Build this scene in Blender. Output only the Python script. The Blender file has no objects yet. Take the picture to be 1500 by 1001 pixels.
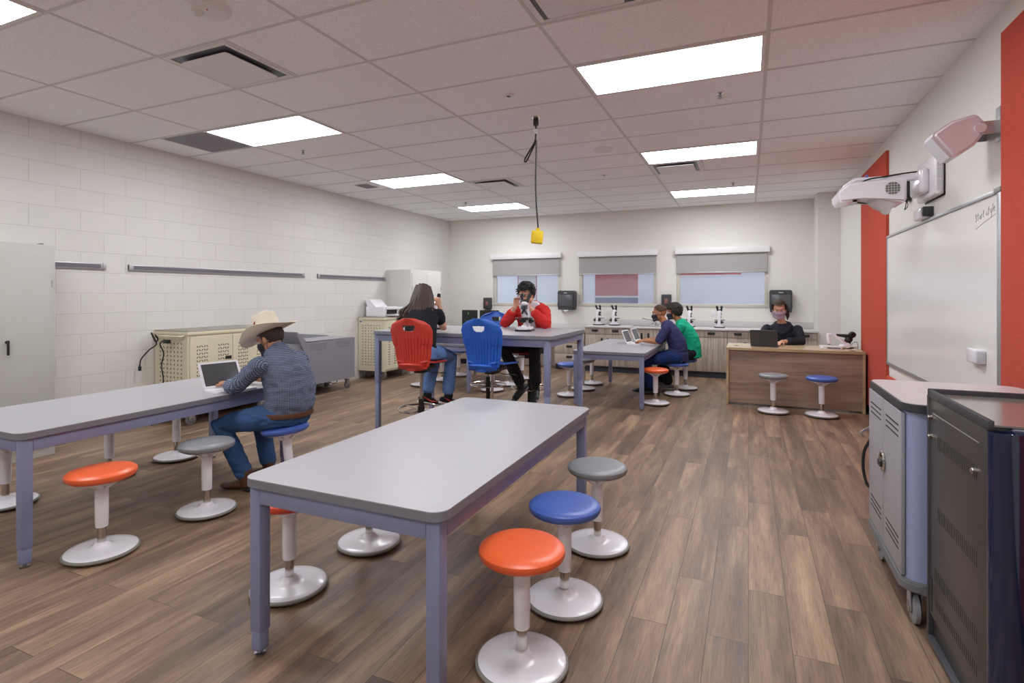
import bpy, bmesh, math, random
from mathutils import Vector, Matrix, Euler, noise
R = math.radians
sc = bpy.context.scene
COL = sc.collection
random.seed(7)

# ---------------------------------------------------------------- camera, world, exposure
EYE = 1.44
cam_d = bpy.data.cameras.new('camera'); cam = bpy.data.objects.new('camera', cam_d); COL.objects.link(cam)
cam.location = (0, 0, EYE); cam.rotation_euler = (R(90), 0, 0.410628)
cam_d.sensor_width = 36; cam_d.lens = 795.2 / 1500 * 36
cam_d.shift_x = 0; cam_d.shift_y = -(500.5 - 432.2) / 1500
cam_d.clip_start = .05; cam_d.clip_end = 80
sc.camera = cam
sc.view_settings.view_transform = 'Standard'; sc.view_settings.look = 'None'
sc.view_settings.gamma = 1; sc.view_settings.use_curve_mapping = False
sc.view_settings.exposure = 0.06
LIGHT = 17.3            # emission of the ceiling panels
w = bpy.data.worlds.new('daylight'); sc.world = w; w.use_nodes = True
w.node_tree.nodes['Background'].inputs[0].default_value = (.93, .94, .97, 1)
w.node_tree.nodes['Background'].inputs[1].default_value = 2.3
sc.cycles.max_bounces = 10; sc.cycles.diffuse_bounces = 6; sc.cycles.caustics_reflective = False

# ---------------------------------------------------------------- room numbers (metres)
CEIL = 3.095; XL = -6.16; XR = 1.346; YB = 10.63; YF = -3.0
GX, GY, GU, GV = -1.1755, 3.7625, 1.2924, .6462      # ceiling grid origin and pitch

# ---------------------------------------------------------------- materials
def hx(h, a=1):
    h = h.lstrip('#'); v = [int(h[i:i+2], 16)/255 for i in (0, 2, 4)]
    return tuple((x/12.92 if x <= .04045 else ((x+.055)/1.055)**2.4) for x in v) + (a,)
MATS = {}
def mat(name, col, rough=.5, metal=0, spec=.5, bump=0, bscale=60, coat=0, vary=0, vscale=6, emit=None, estr=0, trans=0, alpha=1):
    if name in MATS: return MATS[name]
    m = bpy.data.materials.new(name); m.use_nodes = True; nt = m.node_tree; b = nt.nodes['Principled BSDF']
    c = hx(col) if isinstance(col, str) else tuple(col) + (1,)
    b.inputs['Base Color'].default_value = c; b.inputs['Roughness'].default_value = rough
    b.inputs['Metallic'].default_value = metal; b.inputs['Specular IOR Level'].default_value = spec
    b.inputs['Coat Weight'].default_value = coat
    if trans: b.inputs['Transmission Weight'].default_value = trans
    if emit: b.inputs['Emission Color'].default_value = hx(emit); b.inputs['Emission Strength'].default_value = estr
    tc = nt.nodes.new('ShaderNodeTexCoord')
    if vary:
        n = nt.nodes.new('ShaderNodeTexNoise'); n.inputs['Scale'].default_value = vscale; n.inputs['Detail'].default_value = 4
        nt.links.new(tc.outputs['Object'], n.inputs['Vector'])
        mx = nt.nodes.new('ShaderNodeMix'); mx.data_type = 'RGBA'
        mx.inputs[6].default_value = tuple(x*(1-vary) for x in c[:3])+(1,); mx.inputs[7].default_value = tuple(min(1, x*(1+vary)) for x in c[:3])+(1,)
        nt.links.new(n.outputs['Fac'], mx.inputs[0]); nt.links.new(mx.outputs[2], b.inputs['Base Color'])
    if bump:
        n = nt.nodes.new('ShaderNodeTexNoise'); n.inputs['Scale'].default_value = bscale; n.inputs['Detail'].default_value = 5
        nt.links.new(tc.outputs['Object'], n.inputs['Vector'])
        bp = nt.nodes.new('ShaderNodeBump'); bp.inputs['Strength'].default_value = bump; bp.inputs['Distance'].default_value = .01
        nt.links.new(n.outputs['Fac'], bp.inputs['Height']); nt.links.new(bp.outputs['Normal'], b.inputs['Normal'])
    MATS[name] = m; return m

def N(nt, t, **k):
    n = nt.nodes.new(t)
    for a, v in k.items(): setattr(n, a, v)
    return n
def ramp(nt, stops):
    r = nt.nodes.new('ShaderNodeValToRGB'); e = r.color_ramp.elements
    while len(e) < len(stops): e.new(.5)
    for i, (p, c) in enumerate(stops): e[i].position = p; e[i].color = hx(c) if isinstance(c, str) else (c, c, c, 1)
    return r
def mixc(nt, a, b, f, mode='MIX'):
    m = nt.nodes.new('ShaderNodeMix'); m.data_type = 'RGBA'; m.blend_type = mode
    for s, v in ((0, f), (6, a), (7, b)):
        if hasattr(v, 'is_linked') or hasattr(v, 'links'): nt.links.new(v, m.inputs[s])
        else: m.inputs[s].default_value = v
    return m.outputs[2]

def floor_mat():
    m = bpy.data.materials.new('vinyl_plank'); m.use_nodes = True; nt = m.node_tree; b = nt.nodes['Principled BSDF']; L = nt.links.new
    tc = N(nt, 'ShaderNodeTexCoord'); mp = N(nt, 'ShaderNodeMapping'); mp.inputs['Rotation'].default_value = (0, 0, R(90))
    L(tc.outputs['Object'], mp.inputs['Vector'])
    br = N(nt, 'ShaderNodeTexBrick'); br.offset = .37; br.offset_frequency = 2; br.squash = 1
    br.inputs['Scale'].default_value = 1; br.inputs['Brick Width'].default_value = 1.22; br.inputs['Row Height'].default_value = .163
    br.inputs['Mortar Size'].default_value = .0012; br.inputs['Mortar Smooth'].default_value = .2
    br.inputs['Color1'].default_value = (0, 0, 0, 1); br.inputs['Color2'].default_value = (1, 1, 1, 1); br.inputs['Mortar'].default_value = (.5, .5, .5, 1)
    L(mp.outputs['Vector'], br.inputs['Vector'])
    bw = N(nt, 'ShaderNodeRGBToBW'); L(br.outputs['Color'], bw.inputs[0])
    ml = N(nt, 'ShaderNodeMath', operation='MULTIPLY'); ml.inputs[1].default_value = 37; L(bw.outputs[0], ml.inputs[0])
    def ns(sx, sy, detail, rough=.6):
        q = N(nt, 'ShaderNodeMapping'); q.inputs['Scale'].default_value = (sx, sy, 1); L(tc.outputs['Object'], q.inputs['Vector'])
        n = N(nt, 'ShaderNodeTexNoise', noise_dimensions='4D'); n.inputs['Scale'].default_value = 1; n.inputs['Detail'].default_value = detail
        n.inputs['Roughness'].default_value = rough; n.inputs['Distortion'].default_value = .3
        L(q.outputs['Vector'], n.inputs['Vector']); L(ml.outputs[0], n.inputs['W']); return n
    g1 = ns(26, 1.6, 8, .65); g2 = ns(7, .9, 4); g3 = ns(230, 9, 4)
    r1 = ramp(nt, [(.25, '#5c4a3d'), (.48, '#846b59'), (.62, '#a0846a'), (.82, '#b5987e')]); L(g2.outputs['Fac'], r1.inputs[0])
    r2 = ramp(nt, [(.3, .60), (.5, .96), (.7, 1.16)]); L(g1.outputs['Fac'], r2.inputs[0])
    r3 = ramp(nt, [(.34, .66), (.52, 1.0), (.66, 1.14)]); L(g3.outputs['Fac'], r3.inputs[0])
    a = mixc(nt, r1.outputs[0], r2.outputs[0], 1.0, 'MULTIPLY'); a = mixc(nt, a, r3.outputs[0], .8, 'MULTIPLY')
    tone = ramp(nt, [(0, .80), (1, 1.14)]); L(bw.outputs[0], tone.inputs[0])
    a = mixc(nt, a, tone.outputs[0], 1.0, 'MULTIPLY')
    a = mixc(nt, a, hx('#3a2f28'), br.outputs['Fac'])
    L(a, b.inputs['Base Color'])
    rr = ramp(nt, [(.3, .36), (.7, .52)]); L(g1.outputs['Fac'], rr.inputs[0]); L(rr.outputs[0], b.inputs['Roughness'])
    b.inputs['Specular IOR Level'].default_value = .45
    bp = N(nt, 'ShaderNodeBump'); bp.inputs['Strength'].default_value = .25; bp.inputs['Distance'].default_value = .002
    L(g3.outputs['Fac'], bp.inputs['Height']); L(bp.outputs['Normal'], b.inputs['Normal'])
    return m

def block_mat():
    m = bpy.data.materials.new('painted_block'); m.use_nodes = True; nt = m.node_tree; b = nt.nodes['Principled BSDF']; L = nt.links.new
    tc = N(nt, 'ShaderNodeTexCoord'); sp = N(nt, 'ShaderNodeSeparateXYZ'); cb = N(nt, 'ShaderNodeCombineXYZ')
    L(tc.outputs['Object'], sp.inputs[0])
    ay = N(nt, 'ShaderNodeMath', operation='ADD'); ay.inputs[1].default_value = 20.0 - .055; L(sp.outputs['Y'], ay.inputs[0])
    az = N(nt, 'ShaderNodeMath', operation='ADD'); az.inputs[1].default_value = .2085*20 - 1.249 % .2085; L(sp.outputs['Z'], az.inputs[0])
    L(ay.outputs[0], cb.inputs[0]); L(az.outputs[0], cb.inputs[1])
    br = N(nt, 'ShaderNodeTexBrick'); br.inputs['Scale'].default_value = 1; br.inputs['Brick Width'].default_value = .43
    br.inputs['Row Height'].default_value = .2085; br.inputs['Mortar Size'].default_value = .0035; br.inputs['Mortar Smooth'].default_value = .6
    c = '#dad8d4'
    br.inputs['Color1'].default_value = hx(c); br.inputs['Color2'].default_value = hx('#d7d5d0'); br.inputs['Mortar'].default_value = hx('#c9c6c1')
    L(cb.outputs[0], br.inputs['Vector']); L(br.outputs['Color'], b.inputs['Base Color']); b.inputs['Roughness'].default_value = .6
    n = N(nt, 'ShaderNodeTexNoise'); n.inputs['Scale'].default_value = 45; n.inputs['Detail'].default_value = 6; L(tc.outputs['Object'], n.inputs['Vector'])
    s = N(nt, 'ShaderNodeMath', operation='MULTIPLY_ADD'); s.inputs[1].default_value = -.9; L(br.outputs['Fac'], s.inputs[0])
    m2 = N(nt, 'ShaderNodeMath', operation='MULTIPLY'); m2.inputs[1].default_value = .25; L(n.outputs['Fac'], m2.inputs[0]); L(m2.outputs[0], s.inputs[2])
    bp = N(nt, 'ShaderNodeBump'); bp.inputs['Strength'].default_value = .55; bp.inputs['Distance'].default_value = .004
    L(s.outputs[0], bp.inputs['Height']); L(bp.outputs['Normal'], b.inputs['Normal']); return m

def wood_mat(name, c1, c2, c3, sx, sy, sz, rough=.45, fine=1.0):
    m = bpy.data.materials.new(name); m.use_nodes = True; nt = m.node_tree; b = nt.nodes['Principled BSDF']; L = nt.links.new
    tc = N(nt, 'ShaderNodeTexCoord'); mp = N(nt, 'ShaderNodeMapping'); mp.inputs['Scale'].default_value = (sx, sy, sz); L(tc.outputs['Object'], mp.inputs['Vector'])
    n = N(nt, 'ShaderNodeTexNoise'); n.inputs['Scale'].default_value = 1; n.inputs['Detail'].default_value = 8; n.inputs['Roughness'].default_value = .62
    n.inputs['Distortion'].default_value = .5; L(mp.outputs['Vector'], n.inputs['Vector'])
    r = ramp(nt, [(.3, c1), (.52, c2), (.72, c3)]); L(n.outputs['Fac'], r.inputs[0]); L(r.outputs[0], b.inputs['Base Color'])
    b.inputs['Roughness'].default_value = rough; return m

def tile_mat():
    m = bpy.data.materials.new('ceiling_tile'); m.use_nodes = True; nt = m.node_tree; b = nt.nodes['Principled BSDF']; L = nt.links.new
    tc = N(nt, 'ShaderNodeTexCoord'); n = N(nt, 'ShaderNodeTexNoise'); n.inputs['Scale'].default_value = 130; n.inputs['Detail'].default_value = 3
    L(tc.outputs['Object'], n.inputs['Vector']); r = ramp(nt, [(.32, '#e2e2e6'), (.45, '#f8f8fc'), (.7, '#fcfcff')]); L(n.outputs['Fac'], r.inputs[0])
    L(r.outputs[0], b.inputs['Base Color']); b.inputs['Roughness'].default_value = .9
    bp = N(nt, 'ShaderNodeBump'); bp.inputs['Strength'].default_value = .3; bp.inputs['Distance'].default_value = .003
    L(n.outputs['Fac'], bp.inputs['Height']); L(bp.outputs['Normal'], b.inputs['Normal']); return m

def check_mat():      # small blue and white check of the shirt
    m = bpy.data.materials.new('check_shirt'); m.use_nodes = True; nt = m.node_tree; b = nt.nodes['Principled BSDF']; L = nt.links.new
    tc = N(nt, 'ShaderNodeTexCoord'); sp = N(nt, 'ShaderNodeSeparateXYZ'); L(tc.outputs['Object'], sp.inputs[0])
    def line(o, off=0):
        a = N(nt, 'ShaderNodeMath', operation='MULTIPLY'); a.inputs[1].default_value = 1/.011; L(o, a.inputs[0])
        f = N(nt, 'ShaderNodeMath', operation='FRACT'); L(a.outputs[0], f.inputs[0])
        g = N(nt, 'ShaderNodeMath', operation='LESS_THAN'); g.inputs[1].default_value = .26; L(f.outputs[0], g.inputs[0]); return g.outputs[0]
    d0 = N(nt, 'ShaderNodeMath', operation='ARCTAN2'); L(sp.outputs['X'], d0.inputs[0]); L(sp.outputs['Y'], d0.inputs[1])
    d = N(nt, 'ShaderNodeMath', operation='MULTIPLY'); d.inputs[1].default_value = .2; L(d0.outputs[0], d.inputs[0])
    l1 = line(sp.outputs['Z']); l2 = line(d.outputs[0])
    mx = N(nt, 'ShaderNodeMath', operation='MAXIMUM'); L(l1, mx.inputs[0]); L(l2, mx.inputs[1])
    a = mixc(nt, hx('#34415c'), hx('#8791a6'), mx.outputs[0]); L(a, b.inputs['Base Color']); b.inputs['Roughness'].default_value = .85
    b.inputs['Specular IOR Level'].default_value = .2
    return m

def denim(name, c):
    return mat(name, c, rough=.85, spec=.2, vary=.35, vscale=9, bump=.3, bscale=240)

def film_mat():       # window film: part see-through, part pale
    m = bpy.data.materials.new('window_pane'); m.use_nodes = True; nt = m.node_tree; nt.nodes.clear(); L = nt.links.new
    o = N(nt, 'ShaderNodeOutputMaterial'); t = N(nt, 'ShaderNodeBsdfTransparent'); t.inputs[0].default_value = (.93, .96, 1, 1)
    g = N(nt, 'ShaderNodeBsdfGlossy'); g.inputs['Roughness'].default_value = .08; g.inputs[0].default_value = (.9, .93, 1, 1)
    d = N(nt, 'ShaderNodeBsdfDiffuse'); d.inputs[0].default_value = hx('#c9ccd4')
    a = N(nt, 'ShaderNodeMixShader'); a.inputs[0].default_value = .10; L(t.outputs[0], a.inputs[1]); L(g.outputs[0], a.inputs[2])
    b = N(nt, 'ShaderNodeMixShader'); b.inputs[0].default_value = .17; L(a.outputs[0], b.inputs[1]); L(d.outputs[0], b.inputs[2])
    L(b.outputs[0], o.inputs[0]); return m

M_floor = floor_mat(); M_block = block_mat(); M_tile = tile_mat(); M_check = check_mat(); M_film = film_mat()
M_wall = mat('wall_paint', '#e2dfd9', .65, bump=.06, bscale=180)
M_tee = mat('tee_white', '#d6d3d4', .6)
M_black_base = mat('rubber_base', '#25262b', .6)
M_ply = wood_mat('cabinet_laminate', '#8e8076', '#b2a599', '#c4b8ae', 38, 38, 1.4, .5)
M_desk = wood_mat('desk_walnut', '#78625a', '#957c6d', '#a9917e', 1.1, 1.1, 14, .42)
M_desk_edge = wood_mat('desk_edge', '#96805f', '#ab9371', '#bba27f', 2, 2, 10, .4)
M_desk_top = wood_mat('desk_top', '#a98d70', '#bfa586', '#cfb799', 2, 16, 2, .28)
M_counter = mat('counter_laminate', '#cbc8c8', .35, vary=.03, vscale=60)
M_top = mat('table_laminate', '#a4a3a9', .36, vary=.02, vscale=50, spec=.45)
M_edge = mat('table_edge', '#7d808a', .5, vary=.12, vscale=30)
M_frame = mat('table_frame', '#868daf', .42, spec=.5)
M_glide = mat('steel_glide', '#9a9a9c', .3, metal=1)
M_white = mat('white_plastic', '#e9e7ee', .25, spec=.5, coat=.2)
M_whitem = mat('white_matte', '#e6e4e6', .45)
M_rim = mat('stool_rim', '#85857f', .55)
M_chrome = mat('chrome', '#d0ccc8', .12, metal=1)
M_orange = mat('orange_vinyl', '#ea6638', .34, spec=.5)
M_redv = mat('red_vinyl', '#dc5238', .36, spec=.5)
M_blue = mat('blue_vinyl', '#4764b2', .34, spec=.5)
M_grey = mat('grey_vinyl', '#84878b', .38, spec=.5)
M_cred = mat('chair_red', '#cf4538', .4)
M_cblue = mat('chair_blue', '#2a66cc', .36)
M_blackp = mat('black_plastic', '#1c1d20', .4)
M_dark = mat('dark_grey_plastic', '#3a3b40', .5)
M_rubber = mat('grey_rubber', '#6e6f72', .6)
M_cream = mat('cream_metal', '#d8d1b6', .5)
M_slot = mat('slot_shadow', '#2b2a26', .8)
M_greym = mat('cart_grey', '#85848c', .5)
M_cab = mat('cabinet_metal', '#b9b8b2', .5)
M_cabw = mat('cabinet_light', '#d2d1cd', .5)
M_felt = mat('red_felt', '#c85a4a', .95, spec=.1, vary=.14, vscale=70, bump=.5, bscale=320)
M_board = mat('whiteboard', '#e6e4e2', .16, spec=.5, vary=.03, vscale=2.2)
M_alu = mat('aluminium', '#b7b8bc', .38, metal=.6)
M_shade = mat('shade_fabric', '#a7a4a4', .85, bump=.1, bscale=500)
M_yellow = mat('yellow_rubber', '#e9c81c', .45)
M_skin1 = mat('skin_tan', '#b98468', .55, vary=.06, vscale=20)
M_skin2 = mat('skin_light', '#cf9c82', .55, vary=.06, vscale=20)
M_skin3 = mat('skin_warm', '#a9714f', .55, vary=.06, vscale=20)
M_hairb = mat('hair_black', '#1c1816', .45, bump=.6, bscale=120)
M_hairbr = mat('hair_brown', '#4a3a30', .42, vary=.35, vscale=30, bump=.6, bscale=150)
M_hairg = mat('hair_dark', '#2e2824', .7, vary=.2, vscale=60)
M_jean = denim('blue_jean', '#3c5b88'); M_jeanl = denim('light_jean', '#6b92cc'); M_jeand = denim('dark_jean', '#1f3366')
M_black_cl = mat('black_cloth', '#232328', .85, spec=.2, bump=.3, bscale=200)
M_navy = mat('navy_cloth', '#34365f', .85, spec=.2, bump=.2, bscale=200)
M_teal = mat('teal_cloth', '#1aa884', .85, spec=.2)
M_redc = mat('red_cloth', '#c93030', .8, spec=.2, bump=.2, bscale=160)
M_whitec = mat('white_cloth', '#d5d3dc', .85, spec=.2)
M_char = mat('charcoal_cloth', '#2b2d36', .85, spec=.2, bump=.2, bscale=160)
M_leather = mat('brown_leather', '#5d3a28', .4, vary=.2, vscale=12)
M_straw = mat('hat_straw', '#e5ddc8', .7, bump=.15, bscale=300)
M_feather = mat('hat_feather', '#8a2219', .7)
M_mask = mat('dark_mask', '#252838', .8)
M_maskl = mat('lilac_mask', '#a793a8', .8)
M_screen = mat('dark_screen', '#4c4d50', .25)
M_lens = mat('lens_glass', '#0c0c10', .08)
M_eye = mat('eye_dark', '#191310', .2)
M_orangep = mat('orange_print', '#e26a30', .7)
M_panel = mat('panel_light', '#ffffff', .5, emit='#f9fcff', estr=LIGHT)

# ---------------------------------------------------------------- mesh helper
class MB:
    def __init__(s): s.bm = bmesh.new(); s.mi = 0
    def _f(s, vs):
        try: f = s.bm.faces.new(vs); f.material_index = s.mi; return f
        except ValueError: return None
    def box(s, x0, x1, y0, y1, z0, z1, bev=0, M=None, seg=2):
        bm = s.bm; v = [bm.verts.new((x, y, z)) for z in (z0, z1) for y in (y0, y1) for x in (x0, x1)]
        fs = [s._f([v[i] for i in q]) for q in ((0, 2, 3, 1), (4, 5, 7, 6), (0, 1, 5, 4), (2, 6, 7, 3), (0, 4, 6, 2), (1, 3, 7, 5))]
        if bev:
            es = list({e for f in fs for e in f.edges})
            r = bmesh.ops.bevel(bm, geom=es, offset=bev, segments=seg, affect='EDGES', profile=.5)
            for f in r['faces']: f.material_index = s.mi
            vv = list({x for f in r['faces'] for x in f.verts} | {x for x in v if x.is_valid})
        else: vv = v
        if M is not None: bmesh.ops.transform(bm, matrix=M, verts=vv)
        return s
    def ring(s, c, a, b, ra, rb, n):
        return [s.bm.verts.new(c + a*(ra*math.cos(2*math.pi*i/n)) + b*(rb*math.sin(2*math.pi*i/n))) for i in range(n)]
    def skin(s, rings, cap=True):
        n = len(rings[0])
        for r0, r1 in zip(rings, rings[1:]):
            for i in range(n): s._f([r0[i], r0[(i+1) % n], r1[(i+1) % n], r1[i]])
        if cap: s._f(rings[0][::-1]); s._f(rings[-1])
    def cyl(s, p0, p1, r0, r1=None, n=16):
        p0, p1 = Vector(p0), Vector(p1); r1 = r0 if r1 is None else r1
        d = (p1-p0).normalized(); a = d.orthogonal().normalized(); b = d.cross(a)
        s.skin([s.ring(p0, a, b, r0, r0, n), s.ring(p1, a, b, r1, r1, n)]); return s
    def lathe(s, prof, c=(0, 0, 0), n=32, ax=None):
        c = Vector(c); u, v, wv = Vector((1, 0, 0)), Vector((0, 1, 0)), Vector((0, 0, 1))
        if ax is not None: wv = Vector(ax).normalized(); u = wv.orthogonal().normalized(); v = wv.cross(u)
        s.skin([s.ring(c + wv*z, u, v, max(r, 1e-4), max(r, 1e-4), n) for r, z in prof]); return s
    def tube(s, pts, r, n=8, closed=False):
        pts = [Vector(p) for p in pts]; rs = r if isinstance(r, (list, tuple)) else [r]*len(pts); rings = []
        up = None
        for i, p in enumerate(pts):
            if closed: t = (pts[(i+1) % len(pts)] - pts[i-1]).normalized()
            else: t = (pts[min(i+1, len(pts)-1)] - pts[max(i-1, 0)]).normalized()
            if up is None: up = t.orthogonal().normalized()
            a = (up - t*up.dot(t)).normalized(); up = a; b = t.cross(a); rings.append(s.ring(p, a, b, rs[i], rs[i], n))
        if closed: rings.append(rings[0])
        s.skin(rings, cap=not closed); return s
    def loft(s, secs, lat=(1, 0, 0), n=20, round_ends=True, low=True):
        """secs: (centre, half width along lat, half depth)."""
        lat = Vector(lat); P = [(Vector(c), a, b) for c, a, b in secs]; rings = []
        k = len(P)
        def fr(i):
            t = (P[min(i+1, k-1)][0] - P[max(i-1, 0)][0]).normalized(); a = (lat - t*lat.dot(t)).normalized(); return t, a, t.cross(a)
        out = []
        if round_ends and low:
            t, a, b = fr(0); c, ra, rb = P[0]; m = min(ra, rb)
            for q in (-.97, -.75, -.4): out.append((c + t*m*q, a, b, ra*math.sqrt(1-q*q), rb*math.sqrt(1-q*q)))
        for i in range(k): t, a, b = fr(i); out.append((P[i][0], a, b, P[i][1], P[i][2]))
        if round_ends:
            t, a, b = fr(k-1); c, ra, rb = P[-1]; m = min(ra, rb)
            for q in (.4, .75, .97): out.append((c + t*m*q, a, b, ra*math.sqrt(1-q*q), rb*math.sqrt(1-q*q)))
        s.skin([s.ring(*o, n) for o in out]); return s
    def ell(s, c, r, M=None, n=20, m=12):
        c = Vector(c); rings = []
        for j in range(m+1):
            t = math.pi*(j/m); z = -math.cos(t); q = max(math.sin(t), .02)
            rings.append([s.bm.verts.new(Vector((r[0]*q*math.cos(2*math.pi*i/n), r[1]*q*math.sin(2*math.pi*i/n), r[2]*z))) for i in range(n)])
        vs = [v for g in rings for v in g]
        s.skin(rings)
        X = Matrix.Translation(c) @ (M if M is not None else Matrix())
        bmesh.ops.transform(s.bm, matrix=X, verts=vs); return s
    def prism(s, poly, z0, z1, bev=0, M=None, seg=2):
        """polygon in XY extruded along Z, M places it."""
        bm = s.bm; lo = [bm.verts.new((x, y, z0)) for x, y in poly]; hi = [bm.verts.new((x, y, z1)) for x, y in poly]; n = len(poly)
        f0 = s._f(lo[::-1]); f1 = s._f(hi); fs = [f0, f1]
        for i in range(n): fs.append(s._f([lo[i], lo[(i+1) % n], hi[(i+1) % n], hi[i]]))
        vv = lo + hi
        if bev:
            es = list({e for f in (f0, f1) for e in f.edges})
            r = bmesh.ops.bevel(bm, geom=es, offset=bev, segments=seg, affect='EDGES')
            for f in r['faces']: f.material_index = s.mi
            vv = list({x for f in r['faces'] for x in f.verts} | {x for x in vv if x.is_valid})
        if M is not None: bmesh.ops.transform(bm, matrix=M, verts=vv)
        return s
    def xf(s, M): bmesh.ops.transform(s.bm, matrix=M, verts=s.bm.verts[:]); return s
    def build(s, name, mt, parent=None, smooth=True, loc=None, ang=35):
        bmesh.ops.recalc_face_normals(s.bm, faces=s.bm.faces[:])
        me = bpy.data.meshes.new(name); s.bm.to_mesh(me); s.bm.free()
        for m_ in (mt if isinstance(mt, (list, tuple)) else [mt]): me.materials.append(m_)
        o = bpy.data.objects.new(name, me); COL.objects.link(o)
        if smooth:
            for p in me.polygons: p.use_smooth = True
            me.set_sharp_from_angle(angle=R(ang))
        if parent is not None: o.parent = parent
        if loc is not None: o.location = loc
        return o

def rrect(x0, x1, y0, y1, r, n=6):
    out = []
    for cx, cy, a0 in ((x1-r, y0+r, -90), (x1-r, y1-r, 0), (x0+r, y1-r, 90), (x0+r, y0+r, 180)):
        for i in range(n+1): a = R(a0 + 90*i/n); out.append((cx + r*math.cos(a), cy + r*math.sin(a)))
    return out
def thing(name, label, cat, loc=(0, 0, 0), rz=0, group=None):
    o = bpy.data.objects.new(name, None); COL.objects.link(o); o.empty_display_size = .1
    o.location = loc; o.rotation_euler = (0, 0, rz); return tag(o, label, cat, group)
def tag(o, label, cat, group=None):
    o['label'] = label; o['category'] = cat
    if group: o['group'] = group
    return o
def struct(o): o['kind'] = 'structure'; return o
def kids(o): return [c for c in bpy.data.objects if c.parent == o]
def dup(root, loc, rz=0, label=None, group=None, mats=None):
    def cp(o, par):
        c = o.copy(); COL.objects.link(c)
        if par is not None: c.parent = par
        for ch in kids(o): cp(ch, c)
        return c
    r = cp(root, None); r.location = loc; r.rotation_euler = (0, 0, rz)
    if label: r['label'] = label
    if group: r['group'] = group
    return r
def RX(a): return Matrix.Rotation(R(a), 4, 'X')
def RY(a): return Matrix.Rotation(R(a), 4, 'Y')
def RZ(a): return Matrix.Rotation(R(a), 4, 'Z')
def T(x, y, z): return Matrix.Translation((x, y, z))

# ================================================================ SETTING
b = MB(); b.box(XL-.1, XR+.1, YF-.1, YB+.1, -.1, 0); struct(b.build('floor', M_floor, smooth=False))
b = MB(); b.box(XL-.1, XR+.1, YF-.1, YB+.1, CEIL, CEIL+.1); struct(b.build('ceiling', M_tile, smooth=False))
b = MB(); b.box(XL-.12, XL, YF, YB, 0, CEIL); struct(b.build('wall_left', M_block, smooth=False))
b = MB(); b.box(XR, XR+.12, YF, YB, 0, CEIL); struct(b.build('wall_right', M_wall, smooth=False))
b = MB(); b.box(XL, XR, YF-.12, YF, 0, CEIL); struct(b.build('wall_front', M_wall, smooth=False))
WIN = [(-5.07, -3.53), (-3.14, -1.60), (-1.24, .325)]; WZ0, WZ1 = 1.21, 2.25
b = MB(); b.box(XL, XR, YB, YB+.14, 0, WZ0); b.box(XL, XR, YB, YB+.14, WZ1, CEIL)
for x0, x1 in ((XL, WIN[0][0]), (WIN[0][1], WIN[1][0]), (WIN[1][1], WIN[2][0]), (WIN[2][1], XR)): b.box(x0, x1, YB, YB+.14, WZ0, WZ1)
struct(b.build('wall_back', M_wall, smooth=False))
b = MB(); b.box(1.03, XR-.001, 10.05, YB-.001, 0, CEIL-.001); struct(b.build('trim_1', M_wall, smooth=False))
b = MB()
k = -4
while GX + k*GU < XR:
    x = GX + k*GU
    if x > XL: b.box(x-.012, x+.012, YF, YB, CEIL-.003, CEIL-.0002)
    k += 1
for v in range(-10, 11):
    y = GY + v*GV
    if YF < y < YB: b.box(XL, XR, y-.011, y+.011, CEIL-.0032, CEIL-.0002)
for (u, v) in ((-1.5, -2), (-1.5, 5), (.5, 5), (.5, -2), (-3.5, 0)):
    x = GX + u*GU; y = GY + v*GV; b.box(x-.011, x+.011, y, y+GV, CEIL-.003, CEIL-.0002)
struct(b.build('trim_2', M_tee, smooth=False))
b = MB(); b.box(XR-.008, XR-.0005, YF, 10.04, 0, .11); b.box(1.03, XR-.01, 10.042, 10.049, 0, .11); struct(b.build('baseboard_right', M_black_base, smooth=False))
b = MB(); b.box(XL, -5.5, YB-.01, YB-.0005, 0, .1); struct(b.build('baseboard_back', M_black_base, smooth=False))
for i, (x0, x1) in enumerate(WIN):
    r = bpy.data.objects.new('window_%d' % (i+1), None); COL.objects.link(r); struct(r); r.location = ((x0+x1)/2, YB, WZ0)
    hw = (x1-x0)/2; h = WZ1-WZ0; f = .062
    b = MB(); b.box(-hw, hw, -.012, .1, 0, f, .004); b.box(-hw, hw, -.012, .1, h-f, h, .004); b.box(-hw, -hw+f, -.011, .1, f, h-f, .004); b.box(hw-f, hw, -.011, .1, f, h-f, .004)
    b.build('window_frame', mat('window_frame', '#c8c5ba', .5), r)
    b = MB(); b.box(-hw+f, hw-f, .04, .046, f, h-f); b.build('window_pane', M_film, r, smooth=False)
# ground and wall outside the windows
b = MB(); b.box(-14, 10, YB+.2, 18, -.2, -.1); struct(b.build('trim_3', mat('pavement', '#a9adb3', .8), smooth=False))
b = MB(); b.box(-14, 10, 13.4, 13.6, -.1, 2.6); struct(b.build('wall_outside', mat('outside_wall', '#b4bac4', .8), smooth=False))
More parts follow.
